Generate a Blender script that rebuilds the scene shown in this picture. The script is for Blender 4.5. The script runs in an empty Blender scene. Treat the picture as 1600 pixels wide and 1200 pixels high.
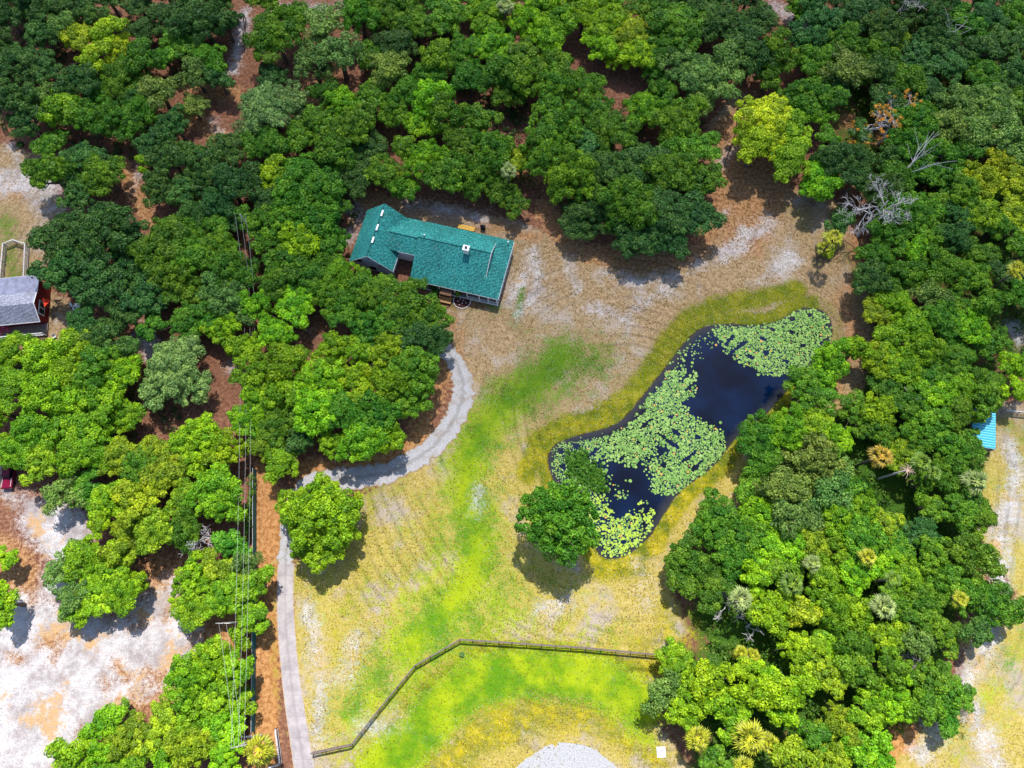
import bpy, math, random
import numpy as np
R_ = math.radians
rng = np.random.default_rng(7)
random.seed(7)
# ------------------------------------------------------------------ camera, world, sun, exposure
sc = bpy.context.scene
F = 1105.0; TILT = math.atan(350 / F); CH = 120.0
cam = bpy.data.objects.new("camera", bpy.data.cameras.new("camera"))
sc.collection.objects.link(cam); sc.camera = cam
cam.location = (0, 0, CH); cam.rotation_euler = (TILT, 0, 0)
cam.data.sensor_width = 36; cam.data.lens = 36 * F / 1600; cam.data.clip_end = 6000
SUN_EL, SUN_AZ = R_(61), R_(4)            # azimuth measured from north (+Y) towards east
w = bpy.data.worlds.new("World"); sc.world = w; w.use_nodes = True
wt = w.node_tree; bg = wt.nodes["Background"]
sky = wt.nodes.new("ShaderNodeTexSky"); sky.sky_type = 'NISHITA'; sky.sun_disc = False
sky.sun_elevation = SUN_EL; sky.sun_rotation = SUN_AZ; sky.dust_density = 1.0; sky.air_density = 1.0
wt.links.new(sky.outputs[0], bg.inputs[0]); bg.inputs[1].default_value = 0.15
sd = bpy.data.lights.new("sun", 'SUN'); sd.energy = 5.0; sd.angle = R_(0.8); sd.color = (1, 0.955, 0.88)
so = bpy.data.objects.new("sun", sd); sc.collection.objects.link(so)
so.rotation_euler = (-(math.pi / 2 - SUN_EL), 0, -SUN_AZ)   # sun stands in the north, shadows fall south
sc.view_settings.view_transform = 'Standard'; sc.view_settings.look = 'None'
sc.view_settings.exposure = 0.44; sc.view_settings.gamma = 1; sc.view_settings.use_curve_mapping = False
sc.cycles.max_bounces = 5; sc.cycles.transparent_max_bounces = 8

# ------------------------------------------------------------------ helpers
CT, ST = math.cos(TILT), math.sin(TILT)
def P(u, v, z=0.0):
    x = (u - 800) / F; y = -(v - 600) / F
    Y = y * CT + ST; Z = y * ST - CT
    k = (CH - z) / -Z
    return x * k, Y * k
def mpp(u, v, z=0.0):                      # metres per photo pixel, across
    y = -(v - 600) / F
    return (CH - z) / (CT - y * ST) / F
def link(o): sc.collection.objects.link(o); return o
def tag(o, label=None, cat=None, group=None, kind=None):
    if label: o['label'] = label
    if cat: o['category'] = cat
    if group: o['group'] = group
    if kind: o['kind'] = kind
    return o
def empty(name, loc, rz=0.0, sc_=1.0):
    o = bpy.data.objects.new(name, None); o.location = loc; o.rotation_euler = (0, 0, rz); o.scale = (sc_,) * 3
    o.empty_display_size = 0.5
    return link(o)
class MB:
    """collects shapes into one mesh"""
    def __init__(s): s.v = []; s.f = []
    def add(s, vs, fs):
        n = len(s.v); s.v += [tuple(p) for p in vs]; s.f += [tuple(n + i for i in q) for q in fs]
    def box(s, c, d, rz=0.0, taper=1.0, rx=0.0, ry=0.0):
        x, y, z = d[0] / 2, d[1] / 2, d[2] / 2; vs = []
        for a, b, e in ((-1,-1,-1),(1,-1,-1),(1,1,-1),(-1,1,-1),(-1,-1,1),(1,-1,1),(1,1,1),(-1,1,1)):
            t = taper if e > 0 else 1
            px, py, pz = a*x*t, b*y*t, e*z
            py, pz = py*math.cos(rx)-pz*math.sin(rx), py*math.sin(rx)+pz*math.cos(rx)
            px, pz = px*math.cos(ry)+pz*math.sin(ry), -px*math.sin(ry)+pz*math.cos(ry)
            vs.append((c[0]+px*math.cos(rz)-py*math.sin(rz), c[1]+px*math.sin(rz)+py*math.cos(rz), c[2]+pz))
        s.add(vs, [(0,3,2,1),(4,5,6,7),(0,1,5,4),(1,2,6,5),(2,3,7,6),(3,0,4,7)])
    def tube(s, pts, rad, n=6, cap=True):
        pts = [np.array(p, float) for p in pts]; k = len(pts)
        if not hasattr(rad, '__len__'): rad = [rad] * k
        vs = []
        for i, p in enumerate(pts):
            d = pts[min(i+1, k-1)] - pts[max(i-1, 0)]; d = d / (np.linalg.norm(d) + 1e-9)
            a = np.cross(d, (0, 0, 1) if abs(d[2]) < .9 else (1, 0, 0)); a /= np.linalg.norm(a); b = np.cross(d, a)
            for j in range(n):
                t = 2*math.pi*j/n; vs.append(p + rad[i]*(a*math.cos(t) + b*math.sin(t)))
        fs = [(i*n+j, i*n+(j+1)%n, (i+1)*n+(j+1)%n, (i+1)*n+j) for i in range(k-1) for j in range(n)]
        if cap: fs += [tuple(range(n-1, -1, -1)), tuple((k-1)*n+j for j in range(n))]
        s.add(vs, fs)
    def cyl(s, c, r, h, n=16): s.tube([(c[0], c[1], c[2]), (c[0], c[1], c[2]+h)], r, n)
    def slab(s, poly, th):                 # polygon of (x,y,z) given thickness downwards
        n = len(poly); vs = list(poly) + [(p[0], p[1], p[2]-th) for p in poly]
        s.add(vs, [tuple(range(n)), tuple(range(2*n-1, n-1, -1))] + [(i, i+n, (i+1)%n+n, (i+1)%n) for i in range(n)])
    def build(s, name, mat, parent=None, smooth=False, bevel=0.0):
        me = bpy.data.meshes.new(name); me.from_pydata([tuple(map(float, p)) for p in s.v], [], s.f); me.update()
        if mat: me.materials.append(mat)
        o = link(bpy.data.objects.new(name, me))
        if smooth: me.polygons.foreach_set('use_smooth', [True]*len(me.polygons))
        if parent: o.parent = parent
        if bevel:
            m = o.modifiers.new('bevel', 'BEVEL'); m.width = bevel; m.segments = 2; m.limit_method = 'ANGLE'
        return o
def quads_mesh(name, V, attr=None, mat=None, nv=4, attr2=None):
    """V: (n,nv,3) array of faces -> mesh, per-vertex float attribute lv"""
    n = V.shape[0]; me = bpy.data.meshes.new(name)
    me.vertices.add(n*nv); me.vertices.foreach_set('co', V.reshape(-1).astype(np.float32))
    me.loops.add(n*nv); me.loops.foreach_set('vertex_index', np.arange(n*nv, dtype=np.int32))
    me.polygons.add(n); me.polygons.foreach_set('loop_start', np.arange(0, n*nv, nv, dtype=np.int32))
    try: me.polygons.foreach_set('loop_total', np.full(n, nv, dtype=np.int32))
    except Exception: pass
    for nm, at in (('lv', attr), ('cv', attr2)):
        if at is not None:
            a = me.attributes.new(nm, 'FLOAT', 'POINT'); a.data.foreach_set('value', np.repeat(at, nv).astype(np.float32))
    me.update(calc_edges=True); me.validate()
    if mat: me.materials.append(mat)
    return me

# ------------------------------------------------------------------ node helpers
class NT:
    def __init__(s, name):
        s.m = bpy.data.materials.new(name); s.m.use_nodes = True; s.t = s.m.node_tree; s.n = s.t.nodes
        s.b = s.n['Principled BSDF']; s.pos = s.n.new('ShaderNodeNewGeometry').outputs['Position']
        s.b.inputs['Roughness'].default_value = .8; s.b.inputs['Specular IOR Level'].default_value = .25
    def L(s, a, b):
        if hasattr(a, 'is_output'): s.t.links.new(a, b)
        else: b.default_value = a
    def math(s, op, a, b=0.0, clamp=False):
        n = s.n.new('ShaderNodeMath'); n.operation = op; n.use_clamp = clamp; s.L(a, n.inputs[0]); s.L(b, n.inputs[1]); return n.outputs[0]
    def noise(s, scale, detail=3, rough=.55, vec=None, dist=0.0):
        n = s.n.new('ShaderNodeTexNoise'); n.inputs['Scale'].default_value = scale; n.inputs['Detail'].default_value = detail
        n.inputs['Roughness'].default_value = rough; n.inputs['Distortion'].default_value = dist
        s.L(s.pos if vec is None else vec, n.inputs['Vector']); return n.outputs[0]
    def voro(s, scale, vec=None, feat='F1'):
        n = s.n.new('ShaderNodeTexVoronoi'); n.inputs['Scale'].default_value = scale; n.feature = feat
        s.L(s.pos if vec is None else vec, n.inputs['Vector']); return n.outputs['Distance']
    def mapv(s, scale=(1,1,1), rot=(0,0,0), vec=None):
        n = s.n.new('ShaderNodeMapping'); n.inputs['Scale'].default_value = scale; n.inputs['Rotation'].default_value = rot
        s.L(s.pos if vec is None else vec, n.inputs['Vector']); return n.outputs[0]
    def ramp(s, x, lo, hi, a=0.0, b=1.0):
        n = s.n.new('ShaderNodeMapRange'); n.interpolation_type = 'SMOOTHSTEP'
        s.L(x, n.inputs[0])
        for i, q in enumerate((lo, hi, a, b)): n.inputs[i+1].default_value = q
        return n.outputs[0]
    def mix(s, f, a, b, mode='MIX'):
        n = s.n.new('ShaderNodeMix'); n.data_type = 'RGBA'; n.blend_type = mode; s.L(f, n.inputs[0])
        for q, i in ((a, 6), (b, 7)):
            if isinstance(q, tuple): n.inputs[i].default_value = (*q, 1) if len(q) == 3 else q
            else: s.t.links.new(q, n.inputs[i])
        return n.outputs[2]
    def attr(s, name):
        n = s.n.new('ShaderNodeAttribute'); n.attribute_name = name; return n.outputs['Fac']
    def hsv(s, c, h=.5, sa=1.0, v=1.0):
        n = s.n.new('ShaderNodeHueSaturation'); s.t.links.new(c, n.inputs['Color'])
        s.L(h, n.inputs['Hue']); s.L(sa, n.inputs['Saturation']); s.L(v, n.inputs['Value']); return n.outputs[0]
    def bump(s, h, st=.5, d=.1):
        n = s.n.new('ShaderNodeBump'); n.inputs['Strength'].default_value = st; n.inputs['Distance'].default_value = d
        s.L(h, n.inputs['Height']); s.t.links.new(n.outputs[0], s.b.inputs['Normal'])
    def col(s, c):
        if isinstance(c, tuple): s.b.inputs['Base Color'].default_value = (*c, 1)
        else: s.t.links.new(c, s.b.inputs['Base Color'])
def simple(name, c, rough=.7, var=.25, scale=3.0, metal=0.0, bump=0.0):
    m = NT(name); n = m.noise(scale, 5, .65)
    c0 = tuple(q*(1-var) for q in c); c1 = tuple(min(1, q*(1+var)) for q in c)
    m.col(m.mix(m.ramp(n, .3, .7), c0, c1)); m.b.inputs['Roughness'].default_value = rough; m.b.inputs['Metallic'].default_value = metal
    if bump: m.bump(m.noise(scale*4, 4), bump, .05)
    return m.m

# ------------------------------------------------------------------ thin unseen cloud, placed sunward to shade the northern half
def make_shade_cloud():
    cz = 620.0; off = cz/math.tan(SUN_EL); ox = off*math.sin(SUN_AZ); oy = off*math.cos(SUN_AZ)
    mb = MB(); nr, na = 14, 72; c0 = (ox+25, oy+185)
    def pt(i, j, top):
        t = i/nr; a = 2*math.pi*j/na
        rx = 330*(1+.10*math.sin(3*a+1)+.05*math.sin(7*a)); ry = 182*(1+.07*math.sin(4*a+2)+.05*math.sin(9*a+1))
        th = 26*math.sqrt(max(0, 1-t*t)); bumps = 5*math.sin(t*11+a*3)*math.cos(a*5+t*7)*(1-t)
        return (c0[0]+rx*t*math.cos(a), c0[1]+ry*t*math.sin(a), cz + (th+bumps if top else -.4*th+bumps*.3))
    for top in (1, 0):
        vs = [pt(i, j, top) for i in range(nr+1) for j in range(na)]
        fs = [(i*na+j, i*na+(j+1)%na, (i+1)*na+(j+1)%na, (i+1)*na+j) for i in range(nr) for j in range(na)]
        mb.add(vs, [tuple(reversed(f_)) if top else f_ for f_ in fs])
    m = NT('cloud_vapour'); tc = m.n.new('ShaderNodeTexCoord').outputs['Generated']
    d = m.n.new('ShaderNodeVectorMath'); d.operation = 'DISTANCE'; m.t.links.new(m.mapv((1, 1, 0), vec=tc), d.inputs[0]); d.inputs[1].default_value = (.5, .5, 0)
    nz = m.noise(.012, 5, .6)
    e_ = m.math('ADD', d.outputs['Value'], m.math('MULTIPLY', m.math('SUBTRACT', nz, .5), .10))
    al = m.math('MULTIPLY', m.ramp(e_, .33, .50, 1, 0), m.ramp(m.noise(.02, 4, .6), .3, .7, .8*CLOUD, 1.15*CLOUD))
    df = m.n.new('ShaderNodeBsdfDiffuse'); df.inputs[0].default_value = (.9, .9, .92, 1)
    tl = m.n.new('ShaderNodeBsdfTranslucent'); tl.inputs[0].default_value = (.9, .9, .92, 1)
    tp = m.n.new('ShaderNodeBsdfTransparent'); a1 = m.n.new('ShaderNodeMixShader'); a2 = m.n.new('ShaderNodeMixShader')
    m.t.links.new(df.outputs[0], a1.inputs[1]); m.t.links.new(tl.outputs[0], a1.inputs[2]); a1.inputs[0].default_value = .6
    m.t.links.new(al, a2.inputs[0]); m.t.links.new(tp.outputs[0], a2.inputs[1]); m.t.links.new(a1.outputs[0], a2.inputs[2])
    m.t.links.new(a2.outputs[0], m.n['Material Output'].inputs[0])
    tag(mb.build('cloud', m.m, smooth=True), 'thin grey white cloud out of view, placed to shade the northern trees', kind='stuff')
CLOUD = .27
make_shade_cloud()
# ------------------------------------------------------------------ ground
POND = [(1084,516),(1100,506),(1130,502),(1180,505),(1215,500),(1240,482),(1265,476),(1292,484),(1305,505),(1303,532),(1287,553),(1272,574),(1258,592),(1240,606),(1222,624),(1203,648),(1168,673),(1142,698),(1127,723),(1100,745),(1070,765),(1050,790),(1035,815),(1015,846),(985,870),(955,879),(935,872),(922,850),(905,815),(885,780),(864,757),(855,735),(852,710),(864,691),(890,680),(930,670),(962,661),(983,640),(1003,615),(1023,590),(1043,565),(1062,538)]
def smooth_poly(pts, n=3):
    p = np.array(pts, float)
    for _ in range(n):
        q = np.roll(p, -1, 0); p = np.stack([.75*p+.25*q, .25*p+.75*q], 1).reshape(-1, 2)
    return p
def W(pts, z=0.0): return np.array([P(u, v, z) for u, v in pts])
def sdist(poly, X, Y):                     # signed distance, positive inside
    a = poly; b = np.roll(poly, -1, 0); d = np.full(X.shape, 1e9); ins = np.zeros(X.shape, bool)
    for (ax, ay), (bx, by) in zip(a, b):
        ex, ey = bx-ax, by-ay; t = np.clip(((X-ax)*ex+(Y-ay)*ey)/(ex*ex+ey*ey+1e-9), 0, 1)
        d = np.minimum(d, np.hypot(X-ax-t*ex, Y-ay-t*ey))
        ins ^= ((ay > Y) != (by > Y)) & (X < ex*(Y-ay)/(by-ay+1e-12)+ax)
    return np.where(ins, d, -d)
def ldist(line, X, Y):
    d = np.full(X.shape, 1e9)
    for (ax, ay), (bx, by) in zip(line[:-1], line[1:]):
        ex, ey = bx-ax, by-ay; t = np.clip(((X-ax)*ex+(Y-ay)*ey)/(ex*ex+ey*ey+1e-9), 0, 1)
        d = np.minimum(d, np.hypot(X-ax-t*ex, Y-ay-t*ey))
    return d
def axis(lo, hi, step, far):
    a = np.arange(lo, hi+step, step); out = []; s = step; x = lo
    while x > -far: s *= 1.6; x -= s; out.append(x)
    out2 = []; s = step; x = a[-1]
    while x < far: s *= 1.6; x += s; out2.append(x)
    return np.concatenate([out[::-1], a, out2])
gx = axis(-125, 125, .65, 2500); gy = axis(-35, 140, .65, 2500)
X, Y = np.meshgrid(gx, gy)
pondw = smooth_poly(W(POND), 2)
dp = sdist(pondw, X, Y)
LAY = {k: np.zeros(X.shape) for k in ('dry','straw','sand','green','gold','weed','mud','warm')}
def poly(k, pts, feather=2.0, val=1.0):
    d = sdist(W(pts), X, Y); LAY[k] = np.maximum(LAY[k], np.clip(.5 + d/(2*feather), 0, 1)*val)
def stroke(k, pts, wpx, feather=1.5, val=1.0, sub=False):
    d = ldist(W(pts), X, Y); r = wpx*.12/2; m = np.clip(.5 + (r-d)/(2*feather), 0, 1)*val
    LAY[k] = np.minimum(LAY[k], 1-m) if sub else np.maximum(LAY[k], m)
# dry meadow
poly('dry', [(545,300),(700,318),(830,352),(880,380),(1000,400),(1100,385),(1135,280),(1105,200),(1150,140),(1200,160),(1170,260),(1230,290),(1310,315),(1335,370),(1345,400),(1365,500),(1345,640),(1300,640),(1200,650),(1180,690),(1165,780),(1070,850),(1050,920),(1075,990),(1050,1010),(1035,1050),(1020,1120),(1080,1200),(1060,1290),(490,1290),(470,1150),(462,1050),(458,960),(458,890),(480,860),(560,780),(640,735),(735,640),(730,580),(690,520),(690,480),(780,480),(800,380),(560,330)], 1.5)
poly('dry', [(1545,700),(1560,630),(1760,620),(1760,1400),(1370,1400),(1390,1160),(1500,1110),(1510,1010),(1470,980),(1560,960),(1590,930),(1560,880),(1525,820),(1535,760)], 2)
poly('dry', [(-140,190),(60,240),(100,330),(60,450),(110,470),(140,490),(110,540),(-140,545)], 2)
# warm southern grass against the greyer northern one
poly('warm', [(560,760),(760,640),(860,700),(1180,640),(1760,700),(1760,1400),(400,1400),(420,760)], 12)
# needle litter, orange
poly('straw', [(398,700),(450,780),(450,900),(436,900),(436,1290),(392,1290),(392,1000)], 1)
poly('straw', [(-120,770),(60,860),(70,960),(120,950),(240,860),(310,860),(400,940),(400,1060),(240,1110),(120,1180),(-120,1290)], 3, .85)
poly('straw', [(190,235),(240,330),(260,360),(220,350),(185,270)], 1.5)
poly('straw', [(1110,200),(1180,150),(1240,300),(1190,400),(1120,400)], 4, 1.0)
stroke('straw', [(850,330),(900,390),(1000,415),(1090,400),(1130,320)], 38, 2.5, .95)
stroke('straw', [(560,310),(700,330),(830,370)], 40, 3, .7)
stroke('straw', [(1290,610),(1340,540),(1320,470),(1345,420),(1330,340)], 34, 3, .85)
stroke('straw', [(700,560),(640,700),(560,735),(470,735)], 34, 2, .9)
stroke('straw', [(705,490),(715,560)], 28, 3, .8)
stroke('straw', [(900,390),(960,420),(880,430)], 30, 5, .55)
for p in ([(475,115),(520,105),(500,150)], [(290,130),(370,150)], [(310,190),(340,210)], [(815,275),(840,280)], [(1330,190),(1370,215)], [(620,205),(622,215)], [(20,290),(30,300)], [(1390,1170),(1420,1150)]):
    stroke('straw', p, 34, 2, .9)
# white sand
poly('sand', [(-150,960),(20,930),(100,940),(180,970),(270,900),(300,930),(305,1010),(270,1060),(190,1100),(130,1150),(60,1230),(40,1290),(-150,1290)], 3, 1.0)
poly('sand', [(35,775),(110,785),(150,830),(130,880),(80,960),(60,920),(75,880),(30,820)], 2, .95)
for p, ww, vv in (([(385,20),(365,110)], 20, .85), ([(250,570),(225,520)], 30, .75), ([(330,190),(345,205)], 16, .7), ([(215,265),(210,300)], 14, .55),
    ([(-80,300),(30,280),(70,300)], 60, .62), ([(20,230),(60,330),(100,320)], 25, .6), ([(835,395),(840,450),(812,490)], 26, .66), ([(795,470),(820,430)], 22, .72), ([(890,410),(903,460)], 20, .64),
    ([(940,430),(1000,440),(1060,430),(1100,410)], 26, .56), ([(1000,480),(1070,425)], 24, .54), ([(1130,400),(1170,365),(1200,350)], 40, .6), ([(1150,372),(1178,358)], 12, .95), ([(1125,345),(1135,330)], 12, .62),
    ([(1200,430),(1240,400)], 40, .52), ([(640,320),(700,330),(760,340)], 24, .66), ([(545,320),(560,340)], 24, .72), ([(545,370),(555,350)], 30, .55), ([(920,480),(980,500),(1000,470)], 30, .52),
    ([(480,950),(500,1040),(500,1100),(490,1160)], 26, .56), ([(560,1000),(540,1060)], 30, .5), ([(620,1120),(570,1140)], 30, .52), ([(750,760),(745,800)], 18, .62), ([(850,950),(890,940)], 30, .55), ([(1010,950),(1000,880)], 24, .5),
    ([(1570,690),(1590,740),(1560,860),(1560,960),(1500,1080),(1560,1190)], 34, .66), ([(1590,760),(1560,900)], 40, .55), ([(1480,1110),(1440,1180)], 40, .55), ([(1585,515),(1595,530)], 30, .7), ([(480,515),(470,520)], 24, .35),
    ([(360,575),(400,600)], 16, .6), ([(440,920),(440,960)], 6, .6), ([(90,500),(110,490)], 26, .5), ([(430,10),(540,12)], 26, .6), ([(1210,10),(1250,40)], 40, .52), ([(0,720),(20,790)], 24, .6), ([(1145,230),(1125,255)], 22, .6)):
    stroke('sand', p, ww, 1.6, vv)
for p in ([(60,1010),(95,1000),(85,1030)], [(15,1025),(30,1030)], [(210,980),(230,975)], [(235,1050),(260,1060),(210,1085)], [(180,1040),(200,1060)], [(290,930),(260,960)], [(165,1060),(165,1075)], [(60,870),(50,940)]):
    stroke('sand', p, 16, 1.5, .8, sub=True)
# greens
stroke('green', [(930,560),(860,600),(800,640),(745,700),(735,760),(740,830),(730,900),(660,960),(620,1020),(580,1070),(550,1110)], 80, 6, .72)
stroke('green', [(880,560),(830,600),(780,640),(735,700),(728,760),(745,830),(740,900),(690,960),(640,1010)], 74, 4, .95)
stroke('green', [(800,640),(840,610),(930,570)], 50, 5, .62)
stroke('green', [(760,900),(780,960),(690,1000),(620,1060),(570,1110)], 110, 8, .72)
stroke('green', [(840,595),(790,635),(730,690),(715,760)], 42, 3, .82)
stroke('green', [(735,800),(745,850),(700,900),(640,940),(625,1010)], 44, 4, .72)
stroke('green', [(760,470),(850,530),(880,560)], 50, 5, .45)
stroke('green', [(800,900),(800,1000),(700,1010),(640,1060)], 70, 6, .62)
stroke('green', [(1000,1100),(930,1060),(830,1048),(745,1060),(690,1105),(640,1160),(600,1200),(560,1260)], 68, 1.8, .98)
stroke('green', [(940,1090),(1010,1150)], 30, 2.5, .8)
stroke('green', [(815,452),(812,492)], 12, .5, 1.0); stroke('green', [(803,490),(812,494)], 8, .5, 1.0)
stroke('green', [(700,478),(780,478)], 18, 2, .6)
stroke('green', [(10,340),(20,430),(40,430)], 36, 3, .66)
stroke('green', [(1580,840),(1545,930)], 50, 6, .6); stroke('green', [(1590,1000),(1560,1080),(1480,1140)], 60, 7, .58); stroke('green', [(480,890),(500,960)], 40, 5, .5); stroke('green', [(820,880),(900,930),(880,980),(960,1000)], 60, 7, .5)
stroke('green', [(600,770),(640,830),(600,900),(540,960)], 60, 8, .48)
stroke('green', [(1565,660),(1600,680),(1570,760)], 36, 4, .6); stroke('green', [(1590,820),(1560,850)], 20, 4, .55); stroke('green', [(1590,1050),(1600,1100)], 30, 4, .5)
stroke('green', [(530,1110),(540,1120)], 12, 1, .8); stroke('green', [(555,1112),(558,1115)], 10, 1, .8); stroke('green', [(1290,330),(1350,470)], 16, 3, .5)
# golden grass
stroke('gold', [(1245,452),(1180,468),(1120,478),(1075,498),(1040,540),(1010,585),(980,625),(930,652),(880,665),(840,690),(825,740)], 34, 1.6, .95)
stroke('gold', [(1200,655),(1160,690),(1135,725),(1110,752),(1072,778),(1050,810),(1032,850),(990,888),(930,898)], 16, 1.4, .9)
stroke('gold', [(940,893),(1000,890)], 26, 2, .9)
stroke('gold', [(1000,1045),(900,1020),(820,1012),(745,1020),(670,1070),(620,1130),(560,1200)], 24, 1.6, .98)
stroke('gold', [(1030,1040),(1010,1050)], 34, 2, .8)
poly('gold', [(520,1290),(600,1130),(720,1020),(830,1010),(1020,1035),(1030,1100),(1010,1200),(900,1150),(760,1200),(740,1290)], 3, .62)
poly('gold', [(560,900),(700,980),(800,960),(1030,1000),(860,1000),(719,985),(600,1090),(500,1160),(480,1100)], 6, .50)
stroke('gold', [(830,1095),(900,1120),(980,1160),(1030,1190)], 36, 3, .75); stroke('gold', [(830,1095),(780,1130),(740,1180),(700,1240)], 36, 3, .75)
stroke('gold', [(760,1000),(640,1080),(560,1160)], 90, 6, .62); stroke('gold', [(560,900),(520,1000),(500,1120)], 70, 6, .5); stroke('gold', [(1000,1000),(860,980),(820,900)], 60, 6, .5)
stroke('green', [(700,820),(660,930),(620,1020)], 90, 7, .6)
stroke('gold', [(600,760),(540,860),(480,900),(480,1000)], 50, 5, .56); stroke('gold', [(680,800),(660,880),(560,960)], 60, 6, .55)
stroke('gold', [(428,940),(430,1050),(437,1120)], 10, 1.2, .6)
stroke('gold', [(1040,960),(1060,990),(1000,1010)], 60, 4, .6); stroke('gold', [(830,760),(800,850),(800,960)], 40, 5, .45)
stroke('gold', [(1560,800),(1540,1000),(1500,1190)], 80, 8, .5); stroke('gold', [(1230,320),(1290,380)], 40, 5, .5)
# green floor plants below the south-eastern wood
poly('weed', [(1060,960),(1180,780),(1300,600),(1420,560),(1560,560),(1570,760),(1500,1000),(1420,1180),(1120,1400),(1060,1200),(1090,1150),(1030,1110),(1050,1020),(1090,1010)], 3, .8)
poly('weed', [(1230,20),(1700,-20),(1700,560),(1500,600),(1400,420),(1300,260)], 5, .6)
# pond edge mud
LAY['mud'] = np.clip((dp+.15)/.8, 0, 1)*.9
LAY['gold'] = np.maximum(LAY['gold'], np.clip(1-np.maximum(-dp-1.2, 0)/2.2, 0, 1)*np.where(X > P(1285,500)[0], .45, .9)); LAY['gold'] = np.where(dp > .6, 0, LAY['gold'])
Z = -np.clip(dp*.33, 0, 1.6)
far = np.maximum(np.abs(X), np.abs(Y-50)) > 170
LAY['weed'] = np.where(far, .7, LAY['weed'])
ny, nx = X.shape
me = bpy.data.meshes.new('ground')
co = np.stack([X, Y, Z], -1).reshape(-1, 3).astype(np.float32)
idx = np.arange(nx*ny).reshape(ny, nx)
q = np.stack([idx[:-1,:-1], idx[:-1,1:], idx[1:,1:], idx[1:,:-1]], -1).reshape(-1).astype(np.int32)
me.vertices.add(len(co)); me.vertices.foreach_set('co', co.reshape(-1)); me.loops.add(len(q)); me.loops.foreach_set('vertex_index', q)
me.polygons.add(len(q)//4); me.polygons.foreach_set('loop_start', np.arange(0, len(q), 4, dtype=np.int32)); me.update(calc_edges=True)
for k, a in LAY.items():
    at = me.attributes.new(k, 'FLOAT', 'POINT'); at.data.foreach_set('value', a.reshape(-1).astype(np.float32))
me.polygons.foreach_set('use_smooth', np.ones(len(q)//4, bool))
g = NT('ground_soil')
nb = g.noise(.06, 4, .6); nm = g.noise(.35, 5, .65); nf = g.noise(1.6, 5, .7); ns = g.noise(4.5, 4, .75); sp = g.noise(9, 2, .6)
wob = g.math('ADD', g.math('MULTIPLY', g.math('SUBTRACT', nm, .5), 2.0), g.math('ADD', g.math('MULTIPLY', g.math('SUBTRACT', nf, .5), 2.2), g.math('MULTIPLY', g.math('SUBTRACT', ns, .5), 1.6)))
wob2 = g.math('ADD', wob, g.math('MULTIPLY', g.math('SUBTRACT', sp, .5), 2.2))
def M(k, amp=.6, w=.16, src=None): return g.ramp(g.math('ADD', g.attr(k), g.math('MULTIPLY', src or wob, amp)), .5-w, .5+w)
litter = g.mix(g.ramp(nf, .3, .7), (.12,.050,.032), (.29,.145,.088))
weed = g.mix(g.ramp(ns, .35, .65), (.015,.05,.006), (.07,.16,.015))
c = g.mix(M('weed', .7), litter, weed)
dryN = g.mix(g.ramp(nf, .33, .68), (.22,.145,.072), (.42,.295,.165))
dryS = g.mix(g.ramp(nf, .35, .65), (.33,.27,.035), (.50,.385,.125))
dry = g.mix(g.ramp(g.attr('warm'), .1, .9), dryN, dryS)
gravelly = g.mix(g.ramp(g.noise(.11, 5, .7), .48, .66), dry, (.38,.315,.26))
c = g.mix(M('dry', .35), c, gravelly)
strw = g.mix(g.ramp(nf, .35, .65), g.mix(g.attr('warm'), (.20,.085,.035), (.33,.14,.04)), g.mix(g.attr('warm'), (.44,.25,.12), (.56,.28,.095)))
c = g.mix(M('straw', .5), c, strw)
goldc = g.mix(g.ramp(nm, .35, .7), (.10,.140,.005), g.mix(g.attr('warm'), (.22,.21,.008), (.44,.35,.008)))
c = g.mix(M('gold', .5, .22), c, goldc)
greenc = g.mix(g.ramp(g.noise(.12, 6, .65), .38, .62), g.mix(g.attr('warm'), (.06,.14,.008), (.09,.22,.006)), g.mix(g.attr('warm'), (.095,.19,.010), (.30,.38,.008)))
c = g.mix(M('green', .6, .26), c, greenc)
sandc = g.mix(g.ramp(g.noise(.22, 8, .78), .36, .60), (.29,.26,.265), (.56,.55,.565)); sandc = g.mix(g.ramp(g.noise(.16, 8, .75), .52, .62), sandc, (.50,.32,.16)); sandc = g.mix(g.ramp(g.noise(1.3, 6, .8), .54, .64), sandc, (.38,.34,.32)); sandc = g.mix(g.ramp(g.noise(4, 3, .7), .57, .66), sandc, (.24,.20,.19))
c = g.mix(g.math('MULTIPLY', M('sand', .55, .22, wob2), .93), c, sandc)
mudc = g.mix(nf, (.02,.018,.012), (.07,.05,.02)); c = g.mix(M('mud', .5, .2), c, mudc)
# small dark tufts and pale straw flecks
open_ = g.math('MULTIPLY', g.ramp(g.attr('dry'), .3, .8), g.ramp(g.attr('green'), .75, 1.0, 1.0, .15))
tuft = g.math('MULTIPLY', g.math('MULTIPLY', g.ramp(g.noise(3.3, 3, .65), .55, .61), g.ramp(g.noise(.18, 4, .6), .38, .56)), open_)
c = g.mix(g.math('MULTIPLY', tuft, .75), c, g.mix(nb, (.10,.085,.02), (.13,.07,.03)))
fleck = g.math('MULTIPLY', g.ramp(g.noise(3.8, 3, .7, g.mapv((1,1,1),(0,0,1))), .57, .64), open_)
c = g.mix(g.math('MULTIPLY', fleck, .38), c, (.62,.55,.40))
c = g.hsv(c, .5, 1.0, g.ramp(g.noise(6, 3, .8), .25, .75, .72, 1.25))
rad_ = g.n.new('ShaderNodeVectorMath'); rad_.operation = 'DISTANCE'; g.t.links.new(g.pos, rad_.inputs[0]); rad_.inputs[1].default_value = (*P(980, 640), 0)
trk = g.math('SINE', g.math('ADD', g.math('MULTIPLY', rad_.outputs['Value'], 3.3), g.math('MULTIPLY', g.noise(.06, 3), 9)))
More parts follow.
